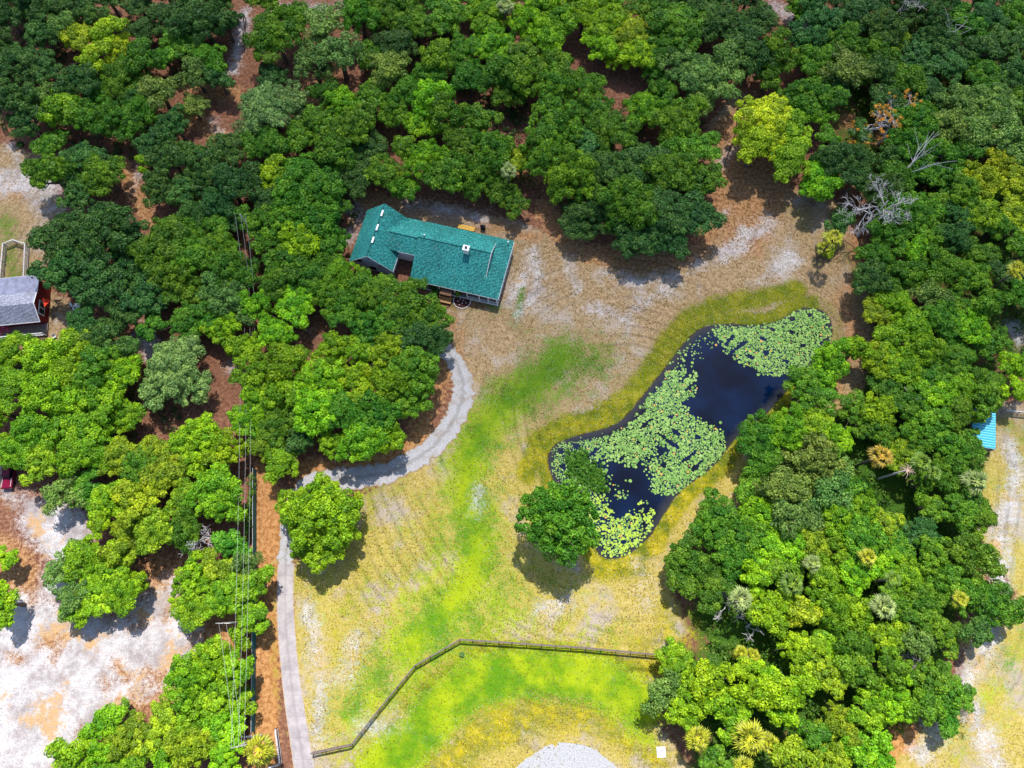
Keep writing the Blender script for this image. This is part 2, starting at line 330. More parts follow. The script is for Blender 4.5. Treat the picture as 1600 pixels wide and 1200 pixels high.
c = g.hsv(c, .5, 1.0, g.math('ADD', 1.0, g.math('MULTIPLY', g.math('MULTIPLY', g.ramp(trk, .2, .95), open_), g.ramp(g.noise(.05, 3), .42, .6, 0, -.20))))
strk = g.noise(1.0, 4, .6, g.mapv((.22, 1.6, 1), (0, 0, R_(58))))
c = g.hsv(c, .5, 1.0, g.ramp(strk, .3, .7, .95, 1.04))
g.col(c); g.b.inputs['Roughness'].default_value = .95; g.b.inputs['Specular IOR Level'].default_value = .05
g.bump(g.math('ADD', ns, g.math('MULTIPLY', sp, .6)), .55, .14)
me.materials.append(g.m)
tag(link(bpy.data.objects.new('ground', me)), kind='structure')

# ------------------------------------------------------------------ water
exp = []
n = len(pondw)
for i in range(n):
    t = pondw[(i+1)%n] - pondw[i-1]; t = t/np.linalg.norm(t); exp.append(pondw[i] + 1.2*np.array([t[1], -t[0]]))
cen = pondw.mean(0)
exp2 = np.array(exp)
if np.mean(sdist(pondw, exp2[:,0], exp2[:,1])) > 0: exp2 = 2*pondw - exp2
m = NT('pond_water')
dn = m.noise(.12, 3, .5)
sh = m.attr('edge')
deep = m.mix(m.ramp(dn, .35, .65), (.0002,.0025,.012), (.001,.010,.042))  # blue mottling paints sky and cloud reflections into the water colour
m.col(m.mix(m.ramp(m.math('ADD', sh, m.math('MULTIPLY', m.math('SUBTRACT', m.noise(.4, 4), .5), .5)), .25, .85), deep, (.028,.030,.034)))
m.b.inputs['Roughness'].default_value = .04; m.b.inputs['IOR'].default_value = 1.33; m.b.inputs['Specular IOR Level'].default_value = .5
m.bump(m.noise(2.2, 4), .10, .05); m.b.inputs['Roughness'].default_value = .07
# water sheet as a grid clipped by the pond outline
wx = np.arange(pondw[:,0].min()-2, pondw[:,0].max()+2, .8); wy = np.arange(pondw[:,1].min()-2, pondw[:,1].max()+2, .8)
WX, WY = np.meshgrid(wx, wy); wd = sdist(pondw, WX, WY); keep = wd > -1.1
ids = -np.ones(WX.shape, int); ids[keep] = np.arange(keep.sum())
cells = [(ids[j,i], ids[j,i+1], ids[j+1,i+1], ids[j+1,i]) for j in range(len(wy)-1) for i in range(len(wx)-1) if keep[j,i] and keep[j,i+1] and keep[j+1,i+1] and keep[j+1,i]]
me = bpy.data.meshes.new('pond_water'); me.from_pydata([(float(a), float(b), -.14) for a, b in zip(WX[keep], WY[keep])], [], [tuple(int(k) for k in c_) for c_ in cells])
at = me.attributes.new('edge', 'FLOAT', 'POINT'); at.data.foreach_set('value', np.clip(1-wd[keep]/3.2, 0, 1).astype(np.float32))
me.materials.append(m.m); tag(link(bpy.data.objects.new('water', me)), kind='structure')

# ------------------------------------------------------------------ driveways
def strip(name, px, widths, mat, z=.02, rag=0.0, step=.5):
    pts = W(px); seg = np.hypot(*np.diff(pts, axis=0).T); s = np.concatenate([[0], np.cumsum(seg)])
    k = int(s[-1]/step); t = np.linspace(0, s[-1], k)
    # smooth resample
    x = np.interp(t, s, pts[:,0]); y = np.interp(t, s, pts[:,1]); wd_ = np.interp(t, s, widths)
    ker = np.ones(15)/15
    xs = np.convolve(np.pad(x, 7, 'edge'), ker, 'valid'); ys = np.convolve(np.pad(y, 7, 'edge'), ker, 'valid')
    dx = np.gradient(xs); dy = np.gradient(ys); L_ = np.hypot(dx, dy); nx_, ny_ = -dy/L_, dx/L_
    vs = []; n_ = 13
    for i in range(k):
        a = wd_[i]/2 + rag*rng.normal(); b = wd_[i]/2 + rag*rng.normal()
        for j in range(n_):
            q_ = -a + (a+b)*j/(n_-1); vs.append((xs[i]+nx_[i]*q_, ys[i]+ny_[i]*q_, z))
    fs = [(i*n_+j, i*n_+j+1, (i+1)*n_+j+1, (i+1)*n_+j) for i in range(k-1) for j in range(n_-1)]
    mb = MB(); mb.add(vs, [tuple(reversed(f_)) for f_ in fs]); o_ = mb.build(name, mat)
    at_ = o_.data.attributes.new('cross', 'FLOAT', 'POINT'); at_.data.foreach_set('value', np.tile(np.linspace(-1, 1, n_), k).astype(np.float32)); return tag(o_, kind='structure')
gm = NT('gravel'); gn = gm.noise(7, 4, .8); gl = gm.noise(.5, 5, .7)
gc = gm.mix(gm.ramp(gn, .35, .65), (.24,.24,.26), (.52,.51,.52)); gc = gm.mix(gm.ramp(gl, .45, .7), gc, (.30,.26,.22))
ac = gm.math('ABSOLUTE', gm.attr('cross')); wv = gm.math('MULTIPLY', gm.math('SUBTRACT', gm.noise(.9, 5, .7), .5), .9)
gc = gm.mix(gm.math('MULTIPLY', gm.ramp(gm.math('ADD', ac, gm.math('MULTIPLY', wv, .5)), .28, .05), .55), gc, (.20,.19,.18))
gc = gm.mix(gm.ramp(gm.math('ADD', ac, wv), .80, 1.0), gc, (.27,.18,.10)); gc = gm.mix(gm.math('MULTIPLY', gm.ramp(gm.noise(3, 4, .7), .58, .66), .5), gc, (.16,.12,.09))
gm.col(gc); gm.bump(gn, .6, .08); gm.b.inputs['Roughness'].default_value = .95
cm = NT('driveway_concrete'); cn = cm.noise(.4, 6, .7); cf = cm.noise(10, 3, .7)
cc = cm.mix(cm.ramp(cn, .3, .7), (.27,.24,.25), (.42,.385,.385)); cc = cm.hsv(cc, .5, 1, cm.ramp(cf, .3, .7, .85, 1.12))
sep = cm.n.new('ShaderNodeSeparateXYZ'); cm.L(cm.pos, sep.inputs[0])
jn = cm.math('LESS_THAN', cm.math('MODULO', cm.math('ADD', sep.outputs[1], 100), 3.0), .06)
cc = cm.mix(cm.math('MULTIPLY', cm.ramp(cm.math('ADD', cm.math('ABSOLUTE', cm.attr('cross')), cm.math('MULTIPLY', cm.math('SUBTRACT', cm.noise(1.5, 5, .7), .5), .7)), .85, 1.05), .8), cc, (.40,.27,.12))
cc = cm.mix(cm.math('MULTIPLY', cm.ramp(cm.math('ABSOLUTE', cm.attr('cross')), .25, 0), .35), cc, (.19,.17,.17))
cc = cm.mix(cm.math('MULTIPLY', cm.ramp(cm.noise(2.5, 5, .75), .60, .68), .5), cc, (.17,.13,.09))
cm.col(cm.mix(cm.math('MULTIPLY', jn, .5), cc, (.16,.14,.13))); cm.bump(cf, .3, .03)
strip('gravel_driveway', [(680,530),(708,560),(727,592),(724,630),(700,675),(668,706),(640,724),(595,744),(540,748),(490,750),(460,775),(450,820),(447,870),(447,905)], [3.2,3.4,3.8,4.0,3.8,3.8,3.8,4.0,4.2,4.0,3.5,3.1,2.7,2.4], gm.m, .02, .22)
strip('concrete_driveway', [(447,872),(445,930),(447,985),(452,1040),(458,1090),(466,1140),(475,1200),(490,1290)], [2.7,2.7,2.8,2.8,2.9,3,3.1,3.2], cm.m, .024, .012)
# round white turnaround at the bottom edge
wm = NT('white_shell'); wn = wm.noise(5, 5, .8)
wm.col(wm.mix(wm.ramp(wn, .3, .7), (.24,.24,.26), (.47,.47,.475))); wm.bump(wn, .4, .06)
cx, cy = P(888, 1287); RT = 112*mpp(888, 1230); mb = MB(); vs = [(cx, cy, .02)]; k = 160
for i in range(k):
    a = 2*math.pi*i/k; r = RT*(1+.012*math.sin(5*a)+.008*math.sin(11*a+1)) + rng.normal()*.07
    if abs(a-1.72) < .03: r -= .7
    vs.append((cx+r*math.cos(a), cy+r*math.sin(a), .02))
mb.add(vs, [(0, i+1, (i+1)%k+1) for i in range(k)]); tag(mb.build('gravel_turnaround', wm.m), kind='structure')

# ------------------------------------------------------------------ leaves and crowns
def leaf_mat(name, base, trans=.20, rough=.55, var=(.62, 1.45), objcol=True):
    m = NT(name); lv = m.attr('lv'); cv = m.attr('cv')
    if objcol:
        oi = m.n.new('ShaderNodeObjectInfo'); c_ = oi.outputs['Color']
    else:
        rgb = m.n.new('ShaderNodeRGB'); rgb.outputs[0].default_value = (*base, 1); c_ = rgb.outputs[0]
    v = m.math('MULTIPLY', m.ramp(lv, 0, 1, var[0], var[1]), m.ramp(cv, 0, 1, .72, 1.3))
    h = m.math('ADD', .495, m.math('MULTIPLY', m.math('SUBTRACT', cv, .5), -.035))
    c_ = m.hsv(c_, h, 1.0, v); m.col(c_); m.b.inputs['Roughness'].default_value = rough; m.b.inputs['Specular IOR Level'].default_value = .3
    tr = m.n.new('ShaderNodeBsdfTranslucent'); m.t.links.new(m.hsv(c_, .49, 1.1, 1.5), tr.inputs[0])
    mx = m.n.new('ShaderNodeMixShader'); mx.inputs[0].default_value = trans
    m.t.links.new(m.b.outputs[0], mx.inputs[1]); m.t.links.new(tr.outputs[0], mx.inputs[2])
    m.t.links.new(mx.outputs[0], m.n['Material Output'].inputs[0]); return m.m
LEAF = leaf_mat('oak_leaves', (.06,.1,.02))
BARK = simple('bark', (.13,.10,.08), .9, .4, 3, bump=.6)
GREYWOOD = simple('dead_wood', (.50,.47,.47), .85, .3, 4)
def leaf_cloud(cs, rad, per, L=(.15,.27), up=-.35, r_=rng, flat=.78, nz=.7):
    """cs: clump centres (n,3), rad (n,), per leaves each -> quads (n*per,4,3), lv, cv"""
    n_ = len(cs); N = n_*per
    d = r_.normal(size=(N, 3)); d /= np.linalg.norm(d, axis=1, keepdims=True)
    d[:,2] = np.where(d[:,2] < up, -d[:,2], d[:,2])
    c_ = np.repeat(cs, per, 0); rr = np.repeat(rad, per)
    lump = 1 + .18*np.sin(d[:,0]*5+c_[:,0]*3)*np.sin(d[:,1]*5+c_[:,1]*3)
    shell = (1 - .45*r_.random(N)**2.2)*lump
    p = c_ + d*(rr*shell)[:,None]*np.array([1, 1, flat])
    nn = d + nz*r_.normal(size=(N, 3))*.8; nn[:,2] += .25; nn /= np.linalg.norm(nn, axis=1, keepdims=True)
    t = np.cross(nn, r_.normal(size=(N, 3))); t /= np.linalg.norm(t, axis=1, keepdims=True); b = np.cross(nn, t)
    l = r_.uniform(L[0], L[1], N)[:,None]; wd_ = l*r_.uniform(.5, .75, N)[:,None]
    V = np.stack([p-t*l, p+b*wd_-nn*.04, p+t*l, p-b*wd_-nn*.04], 1)
    return V, r_.random(N), np.repeat(r_.random(n_), per)
def crown_centres(R, r_, a=.85, gap=0.0, fl=.55, rnd=False):
    K = 10 if R > 5 else (7 if R > 3.2 else 4); out = []
    bs = [(0, 0, .42*R, fl*R)]
    for j in range(K):
        th = 2*math.pi*(j+.7*r_.random())/K; q_ = R*(r_.uniform(.62, .80) if j % 2 else r_.uniform(.34, .58))
        bs.append((q_*math.cos(th), q_*math.sin(th), R*r_.uniform(.22, .42), R*r_.uniform(fl-.38, fl+.02)))
    if rnd: bs = [(0, 0, .62*R, .62*R)] + [(R*.56*math.cos(t), R*.56*math.sin(t), R*(.40+.06*math.sin(3*t)), R*.42) for t in np.linspace(0, 2*math.pi, 9)[:-1]]
    for bx, by, br, bz in bs:
        n_ = int(2.6*(br/a)**2*(1-gap)) + 4; loc = []
        for _ in range(n_*4):
            rr = br*math.sqrt(r_.random()); th = 2*math.pi*r_.random(); h = math.sqrt(max(0, 1-(rr/br)**2))
            p = np.array([bx+rr*math.cos(th), by+rr*math.sin(th), bz - .6*br*(1-h)*1.0 - (.5*br*r_.random() if r_.random() < .18 else 0)])
            if all(np.linalg.norm(p-q2) > a*1.12 for q2 in loc): loc.append(p)
            if len(loc) >= n_: break
        out += loc
    return np.array(out), bs
def make_variant(R, seed, per=150, gap=0.0, L=(.11,.225), fl=.55, bare=0, rnd=False):
    r_ = np.random.default_rng(seed); a = .62+.055*R
    cs, bs = crown_centres(R, r_, a, gap, fl, rnd); base = 2.6+.45*R; cs[:,2] += base
    rad = a*r_.uniform(.55, 1.3, len(cs)); V, lv, cv = leaf_cloud(cs, rad, per, L, r_=r_)
    cme = quads_mesh('crown', V, lv, LEAF, attr2=cv)
    mb = MB(); tr = .14+.05*R; lean = r_.normal(size=2)*.25
    top = np.array([lean[0], lean[1], base-.9]); mb.tube([(0,0,-.3), (lean[0]*.3, lean[1]*.3, base*.4), top], [tr*1.35, tr, tr*.8], 8)
    for bx, by, br, bz in bs:
        e = np.array([bx, by, base+bz-.35*br]); mid = top*.5+e*.5+np.array([r_.normal()*.3, r_.normal()*.3, -.1])
        mb.tube([top-(0,0,.4), mid, e], [tr*.6, tr*.4, tr*.18], 6)
        for _ in range(3+bare):
            e2 = e + np.array([r_.normal()*br*.5, r_.normal()*br*.5, br*(.1+.4*r_.random()+(.12 if bare else 0))])
            mb.tube([mid, (mid+e2)/2+r_.normal(size=3)*.2, e2], [tr*.25, tr*.15, tr*.05], 5)
    tme = bpy.data.meshes.new('trunk'); tme.from_pydata([tuple(map(float, p)) for p in mb.v], [], mb.f); tme.materials.append(BARK)
    return dict(R=R, crown=cme, trunk=tme, zc=base+.3*R)
VARS = {}
sd_ = 100
for key, R, cnt, per in (('S', 2.5, 4, 250), ('M', 3.8, 5, 250), ('L', 5.2, 5, 255), ('X', 7.0, 3, 265)):
    VARS[key] = [make_variant(R, sd_+i, per, gap=.12*(i % 3)) for i in range(cnt)]; sd_ += 20
VARS['R'] = [make_variant(6.2, 400, 200, L=(.13,.24), rnd=True)]
VARS['O'] = [make_variant(3.6, 300+i, 130, gap=.25, L=(.12,.22), bare=3) for i in range(3)]    # thinner feathery crowns

HUE = {'D': ((.046,.138,.022), 'dark green'), 'G': ((.078,.210,.009), 'mid green'), 'B': ((.165,.350,.006), 'bright green'),
       'Y': ((.210,.340,.010), 'yellowish green'), 'O': ((.130,.245,.042), 'dull sage green'), 'L': ((.290,.400,.010), 'lime yellow'), 'S': ((.140,.275,.070), 'pale silvery green')}
TREES = """
5,20,25,D 45,12,24,D 90,12,24,D 100,35,24,O 62,50,28,D 25,95,35,D 70,105,26,D 20,150,30,D 58,150,24,O 40,185,28,D 125,55,26,L 165,48,28,L 145,88,28,L 185,75,24,L 225,45,24,D 262,25,30,D 310,20,42,D 350,35,24,D
285,65,30,G 325,88,28,G 300,110,26,O 215,88,30,G 190,122,32,G 120,125,28,D 95,165,32,B 132,185,28,G 185,185,34,G 245,140,32,O 225,165,26,G 300,165,22,O 270,190,26,D 240,220,26,D 80,225,24,G 75,268,32,G 125,255,36,D 160,270,34,G 120,298,28,D
265,245,30,D 230,252,20,B 245,292,28,D 312,250,30,D 290,292,30,D 350,232,30,D 355,285,30,D 392,215,26,G
430,55,38,G 455,25,28,G 500,35,34,O 528,80,34,O 488,95,30,O 425,118,24,D 560,18,30,G 605,18,32,G 650,35,32,G 700,25,30,G 760,20,32,B 620,68,30,D 585,88,28,G 605,105,30,O 680,85,28,Y 665,112,26,G 720,80,32,G 768,68,32,B 782,108,28,G 735,118,30,G 795,145,25,G
420,168,40,S 455,158,30,S 398,195,28,S 510,145,26,G 538,165,28,B 578,152,30,G 640,140,28,G 670,152,30,B 615,172,24,G 560,192,32,G 500,192,32,G 465,212,30,G 420,228,30,G 520,230,32,G 575,232,30,D 700,178,32,G 745,190,32,G 770,228,32,G 715,225,30,G 662,250,34,B 702,268,32,G 742,270,34,G 655,190,26,B 632,232,22,G 600,272,28,G 560,275,30,D 515,272,30,G 470,265,32,G 430,275,32,B 635,292,24,G 790,262,22,G 780,295,24,G 802,315,24,G 815,245,20,Y
830,30,32,B 872,25,30,B 912,20,32,B 950,30,34,B 985,45,34,Y 1000,80,28,B 940,68,28,B 852,58,28,B 822,85,30,G 870,95,28,G 1060,35,42,G 1040,75,28,G 1110,25,36,D 1155,45,28,D 1140,88,34,O 1185,30,30,D 1090,115,36,O 1128,125,32,O 1060,98,26,O 1095,158,24,O 822,122,30,G 868,128,30,G 912,140,35,G 965,88,22,B 930,172,28,G
870,190,38,G 855,235,36,G 1010,170,34,B 1060,190,36,G 1085,228,38,G 960,205,36,G 912,218,32,D 895,272,40,G 950,262,38,D 1003,255,40,D 1052,268,40,G 1095,280,32,G 980,312,42,G 1040,330,44,D 1085,335,34,D 925,330,36,D 900,352,24,D 1000,365,38,D 1048,370,32,D 965,348,20,Y 1075,165,20,G
1250,10,22,G 1290,30,30,D 1215,78,30,G 1180,82,30,D 1205,112,26,G 1260,60,30,D 1322,60,30,G 1340,20,30,D 1385,40,30,D 1420,18,26,D 1460,25,28,D 1270,92,32,G 1322,105,34,O 1298,130,30,D 1278,150,34,G 1372,78,28,G 1400,62,22,Y 1380,108,28,D 1430,82,28,D 1470,58,28,D 1505,35,30,G 1550,28,32,D 1592,20,28,G 1482,100,30,D 1530,72,30,D 1572,68,30,D 1592,112,28,D 1540,112,28,G 1420,120,28,G 1385,150,28,D 1240,150,26,G 1222,175,22,G 1260,172,26,B 1445,135,28,D 1500,165,36,O 1558,165,38,O 1530,205,34,O 1582,215,35,O 1482,195,32,O 1432,190,30,G 1420,222,28,G 1462,232,28,G 1500,235,28,G 1570,258,28,Y 1538,278,28,Y 1592,292,28,Y
1195,185,40,L 1185,222,32,L 1228,212,34,L 1235,250,32,L 1275,275,28,B 1290,292,22,B 1295,218,22,G 1300,245,26,D 1338,245,28,D 1342,275,26,D 1392,240,24,D 1402,270,28,G 1442,262,28,G 1482,268,28,G 1512,295,28,G 1382,295,28,D
1312,350,20,D 1402,325,30,G 1392,365,30,G 1372,398,28,G 1440,330,30,G 1462,370,28,G 1430,388,20,B 1472,318,26,G 1502,338,28,D 1492,372,26,D 1532,330,28,Y 1562,350,28,G 1592,330,28,Y 1362,432,28,D 1390,442,28,G 1428,425,28,G 1402,472,28,B 1452,460,28,O 1482,420,30,G 1512,430,30,G 1532,398,26,G 1502,482,28,G 1375,490,26,Y 1432,508,28,B 1472,500,28,G 1520,510,28,B 1548,532,26,G 1500,555,26,G 1395,525,24,B 1442,542,28,B 1482,560,26,G
1300,558,28,B 1342,545,22,B 1258,608,32,G 1285,618,24,G 1290,588,22,B 1372,560,28,B 1412,572,28,B 1452,590,28,G 1392,602,28,G 1505,600,28,B 1550,600,26,G 1592,572,26,B 1590,610,22,B
1342,645,30,G 1375,640,30,B 1372,670,26,G 1422,632,30,G 1462,622,28,B 1450,662,30,G 1500,642,28,G 1542,628,24,G 1482,692,28,G 1430,690,26,G 1512,692,26,G 1410,712,26,Y 1490,732,30,G 1445,755,18,G 1502,792,34,G 1530,805,28,G 1455,790,22,G
1190,682,32,G 1232,670,34,B 1272,665,30,B 1310,685,28,B 1195,722,30,G 1240,712,34,O 1282,712,32,O 1312,735,26,O 1175,760,24,G 1215,757,32,O 1256,762,32,O 1295,768,32,O 1330,765,22,G 1192,802,32,B 1232,802,32,O 1272,805,30,O 1310,805,30,B 1120,802,30,G 1152,832,34,G 1112,836,32,G 1072,872,32,G 1062,900,26,G 1102,882,30,G 1150,872,30,G 1112,922,30,G 1192,852,32,B 1232,852,30,B 1272,850,30,Y 1310,850,30,B 1350,792,28,B 1382,822,28,Y 1350,842,30,G 1402,862,28,G 1440,832,28,D 1462,868,28,G 1502,870,34,G 1535,868,26,G 1422,902,30,B 1462,912,30,G 1502,922,32,G 1545,940,32,G 1582,952,22,G 1382,885,28,B 1340,892,28,B 1292,902,30,B 1222,892,24,G 1182,902,26,B
1200,952,34,B 1245,955,26,Y 1300,945,32,B 1342,962,30,B 1402,942,28,G 1440,952,28,G 1525,985,26,D 1472,990,30,G 1432,1002,32,O 1390,1000,32,B 1342,1002,30,G 1300,1000,28,B 1252,1015,30,B 1292,1052,32,Y 1342,1050,28,G 1392,1042,28,G 1452,1058,34,G 1488,1082,30,G 1442,1102,28,G 1482,1122,22,G 1402,1092,32,B 1362,1112,32,B 1312,1132,30,Y 1332,1162,28,B 1375,1185,28,B 1240,1080,28,B 1215,1110,24,B 1275,1148,28,G 1242,1182,28,Y 1292,1190,30,Y
1060,1045,32,B 1035,1085,34,O 1075,1095,36,B 1110,1060,28,B 1132,1098,26,B 1150,1130,26,B 1180,1082,28,B 1125,1195,28,G 1170,1045,20,B 1200,1060,22,B
100,368,42,D 160,358,42,D 200,372,30,D 150,425,42,D 95,425,34,D 190,440,30,D 262,360,32,G 292,372,28,G 240,395,32,G 302,402,32,G 262,430,30,G 205,412,28,D 340,385,28,G 335,350,26,G 350,418,28,G 230,462,34,D 192,490,24,D 235,510,22,G 292,452,30,G 290,500,30,G 330,442,25,O 352,465,28,O 330,502,28,G 372,485,28,O 345,512,26,B 380,430,24,G
125,500,26,D 160,522,28,D 190,545,22,D 110,542,32,B 60,562,32,B 20,542,28,B 150,572,32,G 190,582,28,B 100,582,30,B 270,572,42,S 300,602,28,S 242,612,28,S
382,282,30,D 340,312,30,D 300,330,24,D 320,275,26,D 350,342,24,D 420,312,30,D 452,300,30,G 500,300,32,G 402,345,30,G 442,342,32,G 490,342,32,G 520,325,24,G 425,372,28,G 470,374,32,B 515,372,30,G 500,405,28,G 450,405,32,G 432,438,28,G 482,432,30,G 530,425,26,B 462,472,32,B 512,462,28,G 402,475,28,B 560,445,26,G 598,448,26,G 590,472,30,G 640,455,24,G 625,490,34,G 670,490,28,G 580,505,34,G 540,482,28,G 640,525,34,D 682,525,26,D 560,545,34,B 522,545,30,B 602,555,34,B 650,575,34,G 612,595,32,B 560,600,32,B 502,590,32,B 452,565,32,B 430,522,26,B 382,545,28,B 402,585,30,B 440,612,30,B 490,642,32,B 540,642,32,G 590,645,32,G 640,622,30,G 600,682,28,B 560,685,34,B 520,690,26,B 475,680,24,D 432,662,30,G 400,625,24,B 385,655,26,B 410,692,28,Y 440,722,30,B 655,615,24,G
20,602,32,B 62,612,34,B 110,622,38,B 160,622,34,B 190,650,28,B 142,672,32,B 90,672,30,B 40,672,30,B 20,702,28,B 60,720,32,Y 110,712,32,B 150,705,30,B 182,712,28,Y 212,722,30,G 238,708,28,Y 282,692,28,B 320,682,30,B 300,722,28,B 350,702,28,B 260,742,32,Y 92,772,30,O 130,762,28,G 172,782,30,B 212,782,34,Y 330,762,38,B 350,795,26,B 290,782,28,Y 160,812,24,B 202,822,30,Y 242,824,32,Y 282,832,30,G 130,868,34,B 92,892,24,O 170,890,32,B 150,922,34,B 190,922,30,B 112,935,26,O 215,905,20,B 122,958,22,B 185,862,26,Y 362,852,24,G 302,900,30,B 340,892,32,Y 380,880,24,O 300,942,32,B 350,932,30,B 398,912,24,B 398,960,26,B 378,985,20,B 6,872,20,B 5,945,24,B
330,1032,34,B 370,1045,28,B 292,1062,34,B 340,1085,38,B 376,1100,22,B 300,1112,34,B 350,1142,34,B 190,1110,14,G 160,1132,26,B 202,1152,32,Y 252,1152,34,Y 300,1172,34,Y 112,1182,28,B 150,1192,30,B 350,1192,30,B 202,1202,30,B 255,1110,22,Y 255,1195,28,B
10,-15,28,D 60,-12,28,D 115,5,26,D 165,-8,26,D 215,5,24,D 255,-18,26,D 305,-15,28,D 345,-5,24,D 420,-12,30,G 575,-14,30,G 630,-10,28,G 685,-14,30,G 735,-12,30,G 790,-16,28,G 845,-10,30,B 900,-14,30,B 955,-10,30,B 1010,10,28,G 1060,-12,32,D 1115,-14,30,D 1170,-8,28,D 1270,-12,28,D 1320,-14,28,D 1370,-10,28,D 1425,-14,28,D 1480,-12,30,D 1535,-14,30,D 1590,-14,28,D
1612,60,28,D 1612,160,28,G 1610,390,28,G 1612,460,28,G 1575,430,26,D 1555,470,24,G 1560,290,20,G -8,60,26,D -8,120,26,D -6,640,26,B -6,560,26,B -8,700,26,B
60,20,20,D 140,20,20,D 170,115,24,G 150,150,24,G 255,90,22,G 210,150,22,D 340,120,20,D 1025,110,22,G 1040,140,22,G 1350,110,22,G 1450,180,22,G 1600,250,24,G 1345,205,18,D
495,785,34,B 522,815,38,B 480,835,38,B 500,865,28,B 535,765,20,B 515,752,18,B
"""
SINGLE = {(495,785)}
raw = []
for t_ in TREES.split():
    a = t_.split(','); raw.append([float(a[0]), float(a[1]), float(a[2]), a[3]])
# the lone oak by the driveway bend and the round tree on the pond bank are single crowns
raw = [r for r in raw if not (470 < r[0] < 545 and 745 < r[1] < 875)]
# neighbouring clumps of one colour are limbs of one tree
def merge(lst, nmax):
    T = [dict(m=[(r[0], r[1], r[2])], h=r[3], c=(r[0], r[1])) for r in lst]
    def cost(a, b):
        pts = a['m']+b['m']; cx_ = sum(p[0] for p in pts)/len(pts); cy_ = sum(p[1] for p in pts)/len(pts)
        return max(math.hypot(p[0]-cx_, p[1]-cy_)+p[2] for p in pts)
    while len(T) > nmax:
        best = None
        for i in range(len(T)):
            for j in range(i+1, len(T)):
                a, b = T[i], T[j]
                if a['h'] != b['h'] or abs(a['c'][0]-b['c'][0]) > 75 or abs(a['c'][1]-b['c'][1]) > 75: continue
                d = cost(a, b)
                if best is None or d < best[0]: best = (d, i, j)
        if not best: break
        d, i, j = best; a, b = T[i], T[j]; m_ = a['m']+b['m']
        T[i] = dict(m=m_, h=a['h'], c=(sum(p[0] for p in m_)/len(m_), sum(p[1] for p in m_)/len(m_))); T.pop(j)
    out = []
    for t in T:
        m_ = np.array(t['m']); rm = m_[:,2].mean(); d = m_[:,:2]-m_[:,:2].mean(0); C_ = d.T@d/len(m_)
        w_, v_ = np.linalg.eigh(C_); a1, a0 = rm*1.04+1.25*math.sqrt(max(w_[1], 0)), rm*1.04+1.25*math.sqrt(max(w_[0], 0))
        out.append([t['c'][0], t['c'][1], a1, t['h'], a0/a1, math.atan2(-v_[1,1], v_[0,1]), t['m']])
    return out
trees = merge(raw, 297)
trees += [[500,812,64,'B',1,0,[(497,806,50),(526,835,32),(468,792,32),(512,764,24),(540,795,24),(490,858,30)]], [873,812,58,'G',1,0,[(873,812,58)]]]
print('TREES', len(trees))
NAMES = {}
LM = [('the teal-roofed house', 680, 400), ('the lily pond', 1070, 650), ('the grey-roofed red house', 30, 470), ('the blue-roofed shed', 1547, 680), ('the white sand lot', 120, 1040),
      ('the rail fence', 800, 1005), ('the bare grey tree', 1345, 335), ('the gravel driveway bend', 715, 620), ('the top left corner', 0, 0), ('the top right corner', 1600, 0),
      ('the bottom left corner', 0, 1200), ('the bottom right corner', 1600, 1200), ('the top edge middle', 800, 0), ('the lime yellow trees', 1210, 215)]
DIR = ['right', 'upper right', 'top', 'upper left', 'left', 'lower left', 'bottom', 'lower right']
ORD = ['nearest', 'second', 'third', 'fourth', 'fifth', 'sixth', 'seventh', 'eighth', 'ninth', 'tenth', 'eleventh', 'twelfth']
def size_word(r, v): return 'small' if r < 29 else ('medium' if r < 37 else ('broad' if r < 48 else 'huge'))
used_lab = {}
def label_all(items, noun, lms=LM):
    """items: (u,v,look) -> labels: each says look, landmark, direction and rank"""
    labs = []; cnt = {}
    for u, v, look in items:
        cands = []
        for nm, a, b in lms:
            d = math.hypot(u-a, v-b); k = int(round(math.atan2(-(v-b), u-a)/(math.pi/4))) % 8
            cands.append((d, nm, k, a, b))
        cands.sort(); lab = None
        for d, nm, k, a, b in cands[:4]:
            rank = sum(1 for u2, v2, l2 in items if l2 == look and int(round(math.atan2(-(v2-b), u2-a)/(math.pi/4))) % 8 == k and math.hypot(u2-a, v2-b) < d-.01)
            if rank < len(ORD):
                o = 'nearest' if rank == 0 else ORD[rank] + ' nearest'
                lab = f"{look} {noun}, {o} toward the {DIR[k]} from {nm}"
                if lab not in used_lab: break
        used_lab[lab] = 1; labs.append(lab)
    return labs
SHADE = {'D': .9, 'S': .9}
items = [(t_[0], t_[1], f"{size_word(t_[2], t_[1])} {HUE[t_[3]][1]}") for t_ in trees]
LABS = label_all(items, 'oak')
def copy_part(me, name, parent, color=None):
    o = bpy.data.objects.new(name, me); link(o); o.parent = parent
    if color: o.color = (*color, 1)
    return o
rt = random.Random(3)
